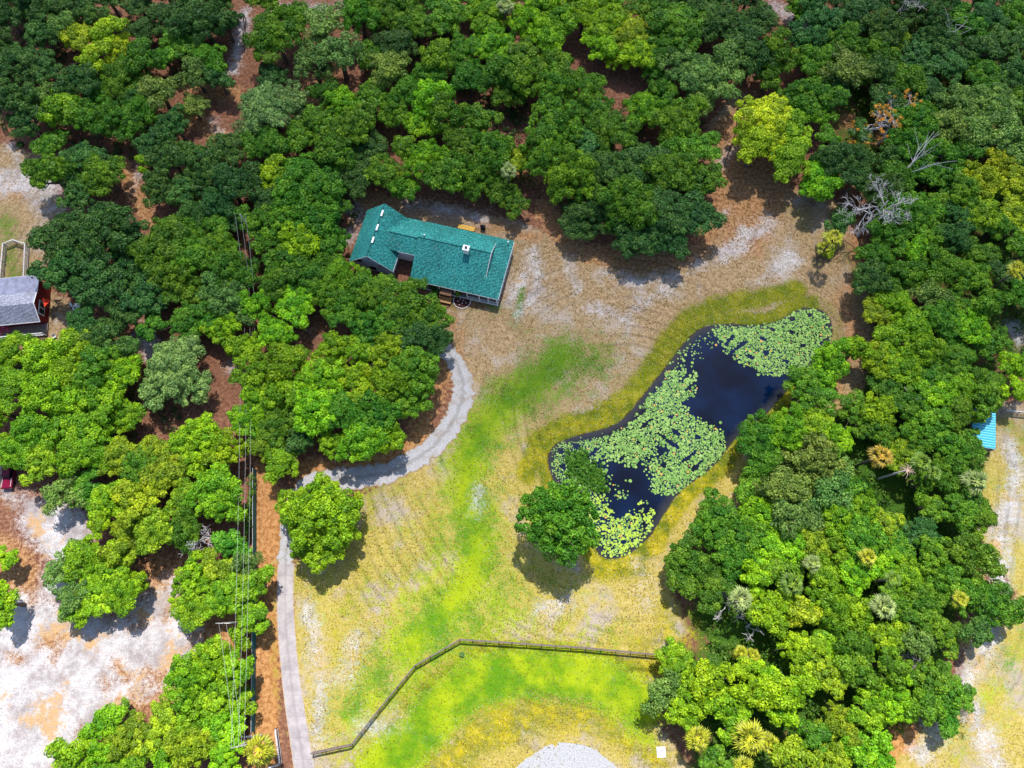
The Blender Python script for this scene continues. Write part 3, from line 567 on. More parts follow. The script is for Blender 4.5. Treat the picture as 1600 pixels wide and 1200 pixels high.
for (u, v, r, h, asp, ang, mem), lab in zip(trees, LABS):
    x0_, y0_ = P(u, v, 5.5); e = empty('oak_tree', (x0_, y0_, 0))
    base = HUE[h][0]; k = rt.uniform(.85, 1.15); hh = rt.uniform(-.12, .12)
    for mu, mv, mr in mem:
        Rm = mr*mpp(mu, mv, 5)*1.12
        pool = VARS['O'] if (h in 'OS' and Rm < 5) else VARS['S' if Rm < 3.05 else 'M' if Rm < 4.5 else 'L' if Rm < 6.2 else 'X']
        if (u, v) == (873, 812): pool = VARS['R']
        var = rt.choice(pool); s = Rm/var['R']; sz = s*rt.uniform(.85, 1.2); x, y = P(mu, mv, var['zc']*sz); rz = rt.uniform(0, 6.28)
        k2 = k*rt.uniform(.88, 1.14); h2 = hh+rt.uniform(-.08, .08)
        colr = (base[0]*k2*(1+h2*1.5), base[1]*k2, base[2]*k2*(1-h2))
        for nm, me_ in (('crown', var['crown']), ('trunk', var['trunk'])):
            o = copy_part(me_, nm, e, colr if nm == 'crown' else None); o.location = (x-x0_, y-y0_, 0); o.rotation_euler = (0, 0, rz); o.scale = (s, s*rt.uniform(.88, 1.1) if nm == 'crown' else s, sz)
    tag(e, lab, 'oak tree', 'oaks of the woodland')

# undergrowth: low leafy mass on the woodland floor
def undergrowth(name, polys, dens, col, mat_name, label, hmax=1.3, seed=5, per=34):
    r_ = np.random.default_rng(seed); cs = []
    for pl in polys:
        p = W(pl); mn, mx = p.min(0), p.max(0); n_ = int((mx-mn).prod()*dens)
        q_ = r_.uniform(mn, mx, (n_, 2)); q_ = q_[(sdist(p, q_[:,0], q_[:,1]) > 0) & (sdist(pondw, q_[:,0], q_[:,1]) < -1)]
        cs.append(q_)
    c_ = np.concatenate(cs); zz = r_.uniform(.1, hmax, len(c_))
    V, lv, cv = leaf_cloud(np.column_stack([c_, zz]), r_.uniform(.5, 1.2, len(c_)), per, (.13,.26), r_=r_)
    o = link(bpy.data.objects.new(name, quads_mesh(name, V, lv, leaf_mat(mat_name, col, objcol=False), attr2=cv))); tag(o, label, 'undergrowth', kind='stuff')
UG = [[(1110,960),(1180,780),(1250,690),(1360,620),(1420,560),(1545,560),(1530,740),(1490,960),(1410,1140),(1300,1260),(1120,1260),(1110,1150),(1060,1130),(1060,1040),(1100,1000)],
      [(1290,40),(1640,10),(1640,560),(1500,560),(1420,460),(1360,330),(1320,150)], [(1080,1030),(1115,1000),(1200,1060),(1260,1150),(1120,1130)]]
undergrowth('undergrowth', UG, .34, (.055,.14,.012), 'undergrowth_leaves', 'low green undergrowth filling the gaps below the eastern trees')
undergrowth('shrubby_floor', [[(-20,10),(280,20),(250,260),(-20,200)], [(380,250),(560,260),(560,420),(400,460)], [(640,170),(820,20),(830,300),(640,280)], [(1060,20),(1230,40),(1200,130),(1080,120)], [(850,160),(1110,160),(1110,340),(880,340)], [(0,560),(230,560),(380,800),(130,760)], [(250,20),(360,20),(340,110),(250,130)], [(560,10),(830,10),(820,140),(560,170)]], .26, (.03,.085,.014), 'floor_shrub_leaves', 'scattered low dark shrubs on the litter under the northern oaks', 1.0, 8)


# the wood goes on beyond the photographed ground
def outer_wood():
    r_ = np.random.default_rng(55); C_ = []
    while len(C_) < 330:
        x, y = r_.uniform(-210, 210), r_.uniform(-90, 230)
        side = abs(x) > 92+(y+23)*.219+10; north = y > 146; south = y < -46 and x < -45
        if not (side or north or south): continue
        if x > 60 and -60 < y < 35 and x < 135: continue
        if all((x-a)**2+(y-b)**2 > 60 for a, b in C_): C_.append((x, y))
    cs = []
    for x, y in C_:
        R = r_.uniform(3.6, 6.2); n_ = int(3.2*R*R*.45); th = r_.uniform(0, 6.28, n_); q_ = R*np.sqrt(r_.random(n_)); q_ *= 1+.15*np.sin(3*th+x)
        cs.append(np.column_stack([x+q_*np.cos(th), y+q_*np.sin(th), 3.4+.5*R+.6*R*np.sqrt(np.clip(1-(q_/R/1.15)**2, 0, 1))]))
    c_ = np.concatenate(cs); V, lv, cv = leaf_cloud(c_, r_.uniform(.8, 1.4, len(c_)), 42, (.25,.42), r_=r_)
    o = link(bpy.data.objects.new('outer_woodland', quads_mesh('outer_woodland', V, lv, leaf_mat('outer_leaves', (.07,.19,.010), objcol=False), attr2=cv)))
    tag(o, 'dense green oak wood continuing all round beyond the clearing', 'woodland', kind='stuff')
outer_wood()
# ------------------------------------------------------------------ palms
PALM = leaf_mat('palm_fronds', (.2,.26,.02), trans=.06, var=(.40, 1.35)); 
def palm_mesh(R, seed, nf=19, Hh=0.0):
    r_ = np.random.default_rng(seed); Q = []; lv = []; cv = []
    for i in range(nf):
        ring = i/nf; th = 2.4*i + r_.normal()*.2; el = R_(58) - R_(78)*ring + r_.normal()*.1
        L = R*r_.uniform(.8, 1.08)*(.75+.3*ring); d = np.array([math.cos(th)*math.cos(el), math.sin(th)*math.cos(el), math.sin(el)])
        side = np.array([-math.sin(th), math.cos(th), 0]); up = np.cross(d, side); up *= np.sign(up[2]) if up[2] else 1
        hub = np.array([0, 0, Hh]) + d*L*.45; f1 = r_.random(); f2 = .25+.6*(1-ring)*r_.random()
        b0 = np.array([0, 0, Hh]); Q.append([b0-side*.04, hub-side*.03, hub+side*.03, b0+side*.04]); lv.append(.95); cv.append(.9)
        roll = r_.normal()*.25; sd2 = side*math.cos(roll)+up*math.sin(roll)
        for k in range(9):
            q = (k-4)/4; a = q*R_(62); dd = d*math.cos(a)+sd2*math.sin(a); l = L*.6*(1-.22*abs(q))*r_.uniform(.85, 1.1)
            fold = abs(q)*.25; w_ = np.cross(dd, up); w_ /= np.linalg.norm(w_)
            m_ = hub+dd*l*.55+up*fold*.12*l-np.array([0, 0, .02*l]); t_ = hub+dd*l-np.array([0, 0, .38*l*r_.uniform(.6, 1.3)])
            Q.append([hub-up*.03*(k % 2), m_-w_*.10, t_, m_+w_*.10]); lv.append(.35*f1+.65*(k % 2)*.7+.2*r_.random()); cv.append(f2)
    return quads_mesh('crown', np.array(Q), np.array(lv), PALM, attr2=np.array(cv))
PALMS_MESH = [palm_mesh(2.3, 1), palm_mesh(2.3, 2, 23), palm_mesh(2.3, 3, 17)]
def palm_trunk(h):
    mb = MB(); mb.tube([(0,0,-.2), (.05,0,h*.5), (0,0,h)], [.24,.17,.19], 9)
    for i in range(10):
        a = 2.4*i; mb.tube([(.17*math.cos(a), .17*math.sin(a), h-.9+i*.07), (.34*math.cos(a), .34*math.sin(a), h-.6+i*.07)], [.05,.02], 4)
    me = bpy.data.meshes.new('trunk'); me.from_pydata([tuple(map(float, p)) for p in mb.v], [], mb.f); me.materials.append(BARK); return me
PT = {h: palm_trunk(h) for h in (2.5, 6.0, 8.0)}
YG, GN, PG, OR = (.34,.37,.015), (.13,.24,.02), (.24,.32,.09), (.42,.30,.03)
PL = [(1090,1153,21,6,YG,'round yellow green'), (1172,1152,27,6,YG,'wide yellow green'), (1203,1163,17,6,YG,'narrow yellow green'), (1162,1198,17,6,YG,'yellow green'), (1205,1190,15,2.5,GN,'green'),
      (1377,712,20,8,OR,'orange tinged'), (1525,752,21,6,PG,'silvery pale'), (1590,422,16,8,YG,'yellowish'), (1303,372,17,6,YG,'yellow green'), (1288,388,13,2.5,YG,'low yellow green'),
      (404,1172,25,6,YG,'bright yellow green'), (1158,935,19,6,PG,'pale green'), (1238,912,20,6,GN,'green'), (1380,948,21,6,PG,'pale green'), (1176,1024,14,2.5,YG,'small yellow'), (1158,1020,12,2.5,YG,'tiny yellow'),
      (1500,935,14,6,YG,'yellow green'), (1395,905,14,8,GN,'green'), (1460,740,13,6,GN,'small green'), (790,8,14,8,PG,'pale'), (1440,722,17,6,GN,'deep green'), (1270,880,15,6,PG,'pale'), (1355,870,15,6,YG,'yellowish'), (1215,1180,17,6,GN,'green'), (795,265,14,8,PG,'pale silvery')]
plabs = label_all([(p[0], p[1], p[5]) for p in PL], 'fan palm')
for (u, v, r, h, c_, lk), lab in zip(PL, plabs):
    h2 = {2.5: 2.5, 6: 6.0, 8: 8.0}[h]; s_ = 1.15*r*mpp(u, v, h2)/2.3; hz = h2*1.0
    x, y = P(u, v, hz + (1.6 if h > 3 and u > 1060 and v < 1100 else .3)); e = empty('fan_palm', (x, y, 0), rt.uniform(0, 6.28))
    extra = 1.6 if h > 3 and u > 1060 and v < 1100 else .3
    o = copy_part(rt.choice(PALMS_MESH), 'crown', e, c_); o.location = (0, 0, hz+extra); o.scale = (s_,)*3
    t_ = copy_part(PT[h2], 'trunk', e); t_.scale = (1, 1, (hz+extra)/h2)
    tag(e, lab, 'palm tree', 'fan palms')

# ------------------------------------------------------------------ bare and dying trees
def branchy(mb, p, d, L, r, depth, r_, spread=.6, tips=None):
    n_ = 4; pts = [p]; q_ = p.copy(); dd = d.copy()
    for i in range(n_):
        dd = dd + r_.normal(size=3)*.16; dd /= np.linalg.norm(dd); q_ = q_ + dd*L/n_; pts.append(q_.copy())
    mb.tube(pts, [max(.022, r*(1-.5*i/n_)) for i in range(n_+1)], 6 if depth > 2 else 4)
    if depth == 0:
        if tips is not None: tips.append(q_)
        return
    for k in range(3 if depth > 1 else 4):
        nd = dd + r_.normal(size=3)*spread; nd[2] = nd[2]*.6+.12; nd /= np.linalg.norm(nd)
        branchy(mb, pts[r_.integers(2, n_+1)], nd, L*.68, r*.5, depth-1, r_, spread, tips)
def bare_tree(base, d, L, r, depth, seed, label, cat, mat=GREYWOOD, spread=.6, leaves=None, name='bare_tree'):
    r_ = np.random.default_rng(seed); e = empty(name, (base[0], base[1], 0)); mb = MB(); tips = []
    d = np.array(d, float); d /= np.linalg.norm(d); b0 = np.array([0, 0, -.2]); n0 = b0 + d*L*.45
    mb.tube([b0, (b0+n0)/2+r_.normal(size=3)*.1, n0], [r*1.3, r, r*.85], 8); mb.build('trunk', mat, e)
    mb2 = MB()
    for k in range(4):
        nd = d + r_.normal(size=3)*spread; nd /= np.linalg.norm(nd); branchy(mb2, n0-d*.1, nd, L*.36, r*.6, depth, r_, spread, tips)
    mb2.build('branches', mat, e)
    if leaves:
        T = np.array(tips); T = T[r_.random(len(T)) < leaves[1]]; V, lv, cv = leaf_cloud(T, r_.uniform(.2, .5, len(T)), 26, (.1,.2), r_=r_)
        o = copy_part(quads_mesh('leaves', V, lv, LEAF, attr2=cv), 'leaves', e, leaves[0])
    return tag(e, label, cat)
bare_tree(P(1340,368), (.10,.15,1), 11.5, .34, 4, 11, 'bare pale grey tree with dense leafless branches beside the yellow green palm', 'bare tree', spread=.85)
bare_tree(P(1366,312), (1.0,.75,1.9), 15, .17, 1, 12, 'leaning leafless grey tree with a tuft of twigs at its tip', 'bare tree', spread=.3)
bare_tree(P(1372,226), (-.05,.1,1), 11.5, .26, 3, 13, 'half dead tree with orange leaves on grey branches', 'dying tree', spread=1.1, leaves=((.62,.33,.03), .6), name='dying_tree')
bare_tree(P(1445,112), (1.2,.7,1.2), 14, .15, 1, 14, 'long grey leafless trunk leaning over the dark northeastern wood', 'bare tree', spread=.5)
bare_tree(P(1375,55), (.6,.5,1.4), 11, .13, 3, 15, 'thin twiggy grey snag near the top edge', 'bare tree', spread=.6)
bare_tree(P(1345,22), (.1,.5,1.6), 11, .13, 3, 16, 'leftmost thin grey snag by the top edge beside a green crown', 'bare tree', spread=.5)
bare_tree(P(1140,955), (-.3,.4,.8), 6, .12, 3, 17, 'grey tangled dead branches at the western edge of the southeastern wood', 'bare tree', spread=.9)
bare_tree(P(1165,980), (.2,.3,.8), 6, .11, 3, 18, 'pale bare branches below the pale green palm near the rail fence end', 'bare tree', spread=1.0)
bare_tree(P(1415,1058), (-.1,.2,.9), 6, .1, 3, 19, 'grey bare branches poking from the far southeastern crown', 'bare tree', spread=1.0)
bare_tree(P(1480,1112), (.3,-.1,.9), 5, .09, 3, 20, 'white bare twigs at the lower right rim of the wood', 'bare tree', spread=1.0)
bare_tree(P(332,845), (-.1,.1,.9), 7, .13, 3, 21, 'whitish leafless oak limbs left of the power lines', 'bare tree', spread=1.0)
bare_tree(P(1395,630), (.3,.2,1), 7, .1, 3, 23, 'bare grey fork between the pond tree and the blue roof', 'bare tree', spread=.8)
# dead palm: a star of dry stalks
e = empty('dead_palm', (*P(1372,748), 0)); mb = MB(); mb.tube([(0,0,-.2), (.4,.05,4), (1.0,.1,7.5)], [.2,.17,.14], 8); mb.build('trunk', GREYWOOD, e)
mb = MB(); r_ = np.random.default_rng(4)
for i in range(14):
    a = 2*math.pi*i/14+r_.normal()*.1; l = r_.uniform(.9, 1.5); c0 = np.array([1.0,.1,7.5]); mb.tube([c0, c0+np.array([math.cos(a)*l*.6, math.sin(a)*l*.6, .35]), c0+np.array([math.cos(a)*l, math.sin(a)*l, -.1])], [.05,.045,.03], 5)
mb.build('dry_stalks', simple('dry_stalks', (.52,.36,.28), .8), e); tag(e, 'dead palm with a star of dry pinkish stalks below the orange tinged palm', 'dead palm')

# ------------------------------------------------------------------ lily pads
def mat_poly(pts): return smooth_poly(W(pts), 1)
MATS = [(mat_poly([(1112,520),(1130,508),(1180,512),(1222,502),(1250,482),(1280,484),(1300,505),(1303,530),(1288,552),(1262,562),(1248,580),(1222,590),(1198,584),(1182,575),(1160,562),(1140,548),(1130,532)]), 38, .27, 0),
        (mat_poly([(1030,580),(1072,578),(1085,592),(1080,612),(1065,632),(1072,652),(1092,660),(1112,668),(1128,678),(1135,698),(1122,718),(1100,732),(1082,748),(1052,770),(1030,775),(1018,758),(1030,742),(1012,735),(1015,722),(1040,718),(1050,700),(1030,690),(1015,712),(990,725),(962,722),(940,712),(920,715),(915,695),(935,682),(962,676),(986,655),(1008,628),(1020,600)]), 38, .27, 0),
        (mat_poly([(868,697),(905,680),(935,680),(930,700),(915,712),(930,735),(938,770),(915,770),(880,752),(860,735)]), 34, .17, 0),
        (mat_poly([(905,752),(932,765),(948,785),(958,812),(982,812),(1004,798),(1020,792),(1023,812),(1012,832),(992,852),(974,866),(950,872),(934,864),(928,840),(912,800)]), 20, .28, 1),
        (mat_poly([(1032,585),(1045,560),(1068,532),(1090,518),(1118,512),(1125,530),(1100,550),(1085,575),(1060,585)]), 2.2, .23, 0), (mat_poly([(935,735),(955,732),(960,760),(980,755),(990,765),(975,785),(958,790),(945,775)]), 3.2, .27, 0),
        (mat_poly([(985,800),(1000,780),(1015,782),(1023,800),(1010,810)]), 3, .30, 1), (mat_poly([(1060,770),(1110,735),(1140,695),(1125,680),(1085,730),(1050,760)]), 1.0, .24, 0), (mat_poly([(990,650),(1030,640),(1060,610),(1020,600)]), 9, .27, 0),
        (mat_poly([(930,665),(975,655),(965,680),(930,682)]), 2.0, .22, 0), (mat_poly([(1010,715),(1030,700),(1045,712),(1030,725)]), 3, .25, 0)]
r_ = np.random.default_rng(21); pads = []; cell = {}
for pm, dens, rad, yel in MATS:
    mn, mx = pm.min(0), pm.max(0); n_ = int((mx-mn).prod()*dens); q_ = r_.uniform(mn, mx, (n_, 2))
    ok = sdist(pm, q_[:,0], q_[:,1]) + .5*r_.normal(size=n_) > 0; bank = np.where((q_[:,0] < P(1040,600)[0]) & (q_[:,1] > P(900,690)[1]), 1.8, .35)+.35*r_.normal(size=n_); ok &= sdist(pondw, q_[:,0], q_[:,1]) > bank
    # natural leads of open water
    lead = np.sin(q_[:,0]*1.1+np.sin(q_[:,1]*.9)*1.6)*np.sin(q_[:,1]*1.3+np.sin(q_[:,0]*.7)*1.4); ok &= (lead < .74)
    for x, y in q_[ok]:
        r = rad*(r_.uniform(.40, .88) if r_.random() < .8 else r_.uniform(.9, 1.3)); k = (int(x/.6), int(y/.6)); bad = False
        for a in (-1, 0, 1):
            for b in (-1, 0, 1):
                for x2, y2, r2 in cell.get((k[0]+a, k[1]+b), ()):
                    if (x-x2)**2+(y-y2)**2 < (.60*(r+r2))**2: bad = True; break
                if bad: break
            if bad: break
        if bad: continue
        cell.setdefault(k, []).append((x, y, r)); pads.append((x, y, r*.92, yel))
print('PADS', len(pads))
pm_ = NT('lily_pad'); oi = pm_.n.new('ShaderNodeObjectInfo'); lv = pm_.attr('lv'); cv = pm_.attr('cv')
pc = pm_.mix(pm_.ramp(lv, .0, 1), (.09,.24,.022), (.25,.42,.075)); pc = pm_.mix(pm_.ramp(cv, .5, 1), pc, (.34,.47,.02)); pc = pm_.mix(pm_.math('GREATER_THAN', lv, .982), pc, (.55,.30,.04))
pm_.col(pc); pm_.b.inputs['Roughness'].default_value = .55; pm_.b.inputs['Specular IOR Level'].default_value = .4
NV = 11
def pad_pts(x, y, r, rot, tilt, z):
    a = rot + .18 + (2*math.pi-.36)*np.arange(NV-1)/(NV-2)
    px = np.concatenate([[0], r*np.cos(a)]); py = np.concatenate([[0], r*np.sin(a)])
    return np.stack([x+px, y+py, z+px*tilt[0]+py*tilt[1]], 1)
pads.sort(key=lambda p: -p[2]); big, rest = pads[:300], pads[300:]
PADM = []
for i in range(14):
    me = quads_mesh('lily_pad', pad_pts(0, 0, 1, 0, (0, 0), 0)[None], np.array([i/14*.95+.03]), pm_.m, nv=NV, attr2=np.array([.9 if i % 2 else .2])); PADM.append(me)
for i, (x, y, r, yel) in enumerate(big):
    o = link(bpy.data.objects.new('lily_pad', PADM[(2*(i % 7)+yel) % 14])); o.location = (x, y, -.115+.012*(i % 5)); o.scale = (r, r, 1)
    o.rotation_euler = (r_.normal()*.05, r_.normal()*.05, r_.uniform(0, 6.28)); u_, v_ = (x-25)/1, y
    wh, gp = (('bright yellow green lily pad in the raft beside the round bank tree', 'large pads of the southern raft') if yel else ('grey green lily pad in the raft filling the northeastern end of the pond', 'large pads of the northeastern raft') if x > P(1115,560)[0] and y > P(1200,600)[1] else
              ('pale green lily pad in the broad central raft reaching the eastern bank', 'large pads of the central raft') if y < P(1000,650)[1] and x > P(960,700)[0] else ('pale green lily pad in the neck of the raft along the northwestern bank', 'large pads of the northwestern neck') if y >= P(1000,650)[1] else ('pale lily pad in the western bay beside the dark water plants', 'large pads of the western bay'))
    tag(o, wh, 'lily pad', gp)
V = np.array([pad_pts(x, y, r, r_.uniform(0, 6.28), r_.normal(size=2)*.07, -.125+.03*r_.random()) for x, y, r, yel in rest])
o = link(bpy.data.objects.new('lily_pads', quads_mesh('lily_pads', V, r_.random(len(rest)), pm_.m, nv=NV, attr2=np.array([.5+.5*r_.random() if p[3] else .6*r_.random() for p in rest])))); tag(o, 'dense mats of small green lily pads covering half the pond', 'lily pads', kind='stuff')
# reeds standing in the western bay
r_ = np.random.default_rng(31); pp = mat_poly([(885,705),(905,700),(925,720),(945,745),(952,768),(930,768),(905,752),(885,735)])
q_ = r_.uniform(pp.min(0), pp.max(0), (520, 2)); q_ = q_[sdist(pp, q_[:,0], q_[:,1])+.5*r_.normal(size=len(q_)) > 0]
V, lv, cv = leaf_cloud(np.column_stack([q_, r_.uniform(-.05, .35, len(q_))]), r_.uniform(.18, .45, len(q_)), 40, (.07,.16), r_=r_)
o = link(bpy.data.objects.new('water_plants', quads_mesh('water_plants', V, lv, leaf_mat('water_plant_leaves', (.065,.20,.014), objcol=False), attr2=cv))); tag(o, 'dark green water plants standing in the western bay of the pond', 'water plants', kind='stuff')

# ------------------------------------------------------------------ the teal-roofed house
def shingle(name, c0, c1, c2, sc_=1.0):
    m = NT(name); v = m.voro(3.4*sc_, m.mapv((1, 1.4, 1))); n1 = m.noise(2.2*sc_, 4, .7, dist=1.2); n2 = m.noise(7*sc_, 3, .7)
    c_ = m.mix(m.ramp(n1, .35, .62), c0, c1); c_ = m.mix(m.math('MULTIPLY', m.ramp(m.math('ADD', n2, m.math('MULTIPLY', v, .35)), .62, .78), .8), c_, c2)
    wt_ = m.n.new('ShaderNodeTexWave'); wt_.inputs['Scale'].default_value = .55*sc_; wt_.inputs['Distortion'].default_value = 5; wt_.inputs['Detail'].default_value = 3; wt_.inputs['Detail Scale'].default_value = 1.4; m.L(m.mapv((1, 1, 1), (0, 0, R_(68))), wt_.inputs['Vector'])
    c_ = m.hsv(c_, .5, 1, m.ramp(wt_.outputs['Fac'], .2, .8, .84, 1.1)); c_ = m.mix(m.math('MULTIPLY', m.ramp(m.noise(.7, 6, .75), .56, .68), .35), c_, (.10,.12,.08))
    c_ = m.hsv(c_, .5, 1, m.ramp(m.noise(.25, 3), .3, .7, .85, 1.1)); m.col(c_); m.b.inputs['Roughness'].default_value = .75; m.bump(m.math('ADD', n1, m.math('MULTIPLY', n2, .5)), .5, .08); return m.m
TEAL = shingle('teal_shingles', (.003,.070,.070), (.008,.165,.155), (.06,.36,.33))
WHITE = simple('white_paint', (.74,.75,.76), .5, .06); MAROON = simple('maroon_siding', (.16,.022,.03), .7, .2)
SIDING = NT('blue_grey_siding'); sep = SIDING.n.new('ShaderNodeSeparateXYZ'); SIDING.L(SIDING.pos, sep.inputs[0])
sl = SIDING.math('LESS_THAN', SIDING.math('MODULO', sep.outputs[2], .2), .03); SIDING.col(SIDING.mix(sl, (.46,.52,.64), (.22,.26,.33))); SIDING = SIDING.m
GLASS = simple('dark_glass', (.012,.015,.02), .08, .2); DECK = simple('deck_boards', (.22,.17,.15), .8, .3)
ang = R_(-14); HO = (-2.54, 53.13)
house = empty('ranch_house', (HO[0], HO[1], 0), ang); tag(house, 'long L-shaped house with a teal shingled roof and white chimney', 'house')
zS = lambda y: 2.8+.5036*y
def bxs(name, mat, lst, parent=house, **k):
    mb = MB()
    for c_, d_ in lst: mb.box(c_, d_)
    return mb.build(name, mat, parent, **k)
# roof planes (local coordinates)
mb = MB(); zr = 6.0; rs = lambda y: 2.8+(zr+.3-2.8)*y/6.95; rn = lambda y: 2.8+(zr+.3-2.8)*(12.2-y)/5.25
th = .16
mb.slab([(-16.6,0,2.8),(0,0,2.8),(-3,3,rs(3)),(-3,6.95,rs(6.95)),(-16.6,6.95,rs(6.95))], th)
mb.slab([(-16.6,6.95,rs(6.95)),(-3,6.95,rs(6.95)),(-3,9.95,rn(9.95)),(0,12.2,2.8),(-16.6,12.2,2.8)], th)
mb.slab([(0,0,2.8-.004),(0,12.2,2.8-.004),(-3,9.95,4.28),(-3,3,4.28)], th)
mb.slab([(-22.6,4.2,4.35),(-16.62,4.2,4.35),(-16.62,6.95,5.75),(-22.6,6.95,5.75)], th)
mb.slab([(-22.6,6.95,5.752),(-16.62,6.95,5.752),(-16.62,12.15,2.78),(-20.4,12.15,2.78),(-22.6,10.0,4.0)], th)
roof = mb.build('roof', TEAL, house)
mb = MB(); mb.slab([(-28.4,.7,3.0),(-24.2,.7,7.0),(-24.2,11.7,7.0),(-28.4,11.7,3.0)][::-1], th); mb.slab([(-24.2,.7,7.002),(-20.0,.7,3.0),(-20.0,11.7,3.0),(-24.2,11.7,7.002)][::-1], th)
mb.build('garage_roof', TEAL, house)
# white rake and eave boards
mb = MB()
for a_, b_ in (((0,-.03,2.74),(-16.6,-.03,2.74)), ((.03,0,2.74),(.03,12.2,2.74)), ((-16.6,4.17,4.28),(-20,4.17,4.28)), ((-19.96,.7,2.95),(-19.96,4.2,2.95)), ((-24.2,.66,6.95),(-28.4,.66,2.95)), ((-24.2,.66,6.95),(-20,.66,2.95))):
    mb.tube([a_, b_], .05, 4)
for a_, b_ in (((-2.95,3.0,4.36),(-2.95,6.95,6.36)), ((-2.95,6.95,6.36),(-2.95,9.95,4.38))): mb.tube([a_, b_], .045, 4)
mb.build('white_trim', WHITE, roof)
mb = MB(); mb.tube([(-3.0,6.95,6.33), (-16.6,6.95,6.33)], .07, 5); mb.tube([(-16.64,6.95,5.8), (-22.2,6.95,5.8)], .07, 5); mb.tube([(-24.2,.7,7.03), (-24.2,11.7,7.03)], .07, 5); mb.build('ridge_cap', simple('ridge_teal', (.006,.09,.085), .8), roof)
for y in (9.6, 6.6, 4.0): 
    bxs('ridge_vent', WHITE, [((-24.05, y, 7.1), (.34, 1.25, .14))], roof, bevel=.03)
for x, y, z in ((-15.6, 7.6, 6.0), (-.9, 11.2, 3.55)):
    mb = MB(); mb.cyl((x, y, z-.25), .13, .7, 10); mb.build('roof_pipe', WHITE, roof)
# walls
bxs('wall', SIDING, [((-24.2, 6.2, 1.45), (7.4, 9.8, 2.9))]); mb = MB(); mb.add([(-27.9,1.25,2.9),(-20.5,1.25,2.9),(-24.2,1.25,6.45),(-27.9,1.45,2.9),(-20.5,1.45,2.9),(-24.2,1.45,6.45)], [(0,1,2),(5,4,3),(0,3,4,1),(1,4,5,2),(2,5,3,0)])
mb.build('gable_wall', SIDING, house)
bxs('main_wall', MAROON, [((-9.9, 6.9, 1.42), (13.2, 9.2, 2.62)), ((-18.5, 8.2, 1.35), (4.0, 6.6, 2.5))]); bxs('upper_gable', WHITE, [((-3.15, 6.6, 4.2), (.12, 4.4, 1.2))])
bxs('link_wall', WHITE, [((-18.5, 4.7, 2.3), (3.6, .16, 3.6))])
for x, z, w_, h_ in ((-26.4, 3.5, 1.0, .9), (-22.2, 3.3, .9, .8), (-24.2, 1.5, 1.3, 1.2)):
    f_ = bxs('window', WHITE, [((x, 1.2, z), (w_+.2, .08, h_+.2))]); bxs('pane', GLASS, [((x, 1.15, z), (w_, .06, h_))], f_)
mb = MB(); mb.tube([(-24.2+.45*math.cos(t), 1.16, 5.35+.45*math.sin(t)) for t in np.linspace(0, 2*math.pi, 7)], .07, 4); mb.box((-24.2,1.18,5.35), (.5,.05,.5)); mb.build('gable_vent', GLASS, house)
for x in (-11.0, -7.4, -2.2):
    f_ = bxs('window', WHITE, [((x, 2.26, 1.6), (1.5, .08, 1.3))]); bxs('pane', GLASS, [((x, 2.20, 1.6), (1.3, .06, 1.1))], f_)
d_ = bxs('front_door', WHITE, [((-9.2, 2.24, 1.25), (1.0, .08, 2.1))]); bxs('handle', GLASS, [((-8.85, 2.18, 1.2), (.06, .06, .18))], d_)
bxs('porch_floor', DECK, [((-7.6, 1.1, .12), (15.0, 2.2, .24)), ((-1.35, 7.0, .12), (2.3, 9.6, .238))]); bxs('porch_edge', WHITE, [((-7.6, -.06, .2), (15.2, .1, .2)), ((-.12, 5.9, .2), (.1, 11.8, .2))])
for x, y in ((-14.2,.15), (-11.2,.15), (-8.2,.15), (-5.9,.15), (-3.6,.15), (-1.9,.15), (-.25,.15), (-.25,4), (-.25,8), (-.25,12)):
    bxs('porch_post', WHITE, [((x, y, 1.45), (.16, .16, 2.4))])
bxs('porch_rail', WHITE, [((-3.0, .05, 1.05), (5.6, .06, .08)), ((-3.0, .05, .45), (5.6, .06, .06))])
ch = bxs('chimney', WHITE, [((-7.4, 6.35, 6.2), (.95, .8, 2.2)), ((-7.4, 6.35, 7.35), (1.2, 1.05, .16))], bevel=.02); bxs('chimney_flue', GLASS, [((-7.4, 6.35, 7.55), (.4, .36, .3))], ch); 
# things round the house
def at(name, u, v, label, cat, rz=0.0, z=0.0, group=None): e_ = empty(name, (*P(u, v), z), rz); return tag(e_, label, cat, group)
YEL = simple('yellow_wood', (.62,.36,.05), .6, .15); BRN = simple('brown_wood', (.20,.11,.06), .8, .3); TAN = simple('tan_wood', (.42,.24,.10), .7, .2)
e = at('picnic_bench', 729, 359, 'long yellow wooden bench behind the teal-roofed house', 'bench', ang); bxs('seat', YEL, [((0, y, .75), (3.2, .2, .06)) for y in (-.34,-.1,.14,.38)], e)
for sx in (-1.3, 1.3): bxs('leg', BRN, [((sx, 0, .36), (.1, .8, .72))], e)
e = at('barbecue_grill', 755, 358, 'black barbecue grill right of the yellow bench behind the house', 'grill', ang); mb = MB(); mb.tube([(-.5,0,.95), (0,0,1.0), (.5,0,.95)], [.26,.34,.26], 10); mb.build('lid', GLASS, e); bxs('cart', GLASS, [((0,0,.45), (.9,.5,.7))], e)
e = at('garden_swing', 697, 467, 'brown wooden porch swing with slatted canopy on the front lawn', 'garden swing', ang)
mb = MB()
for i in range(8): mb.box((0, -.95+i*.14+1.0, 1.75+.03*i), (2.1, .12, .03))
mb.build('canopy', BRN, e); bxs('seat', TAN, [((0, -.95+i*.15, .5), (2.3, .13, .04)) for i in range(5)], e); bxs('backrest', TAN, [((0, -.2, .8), (2.3, .06, .6))], e)
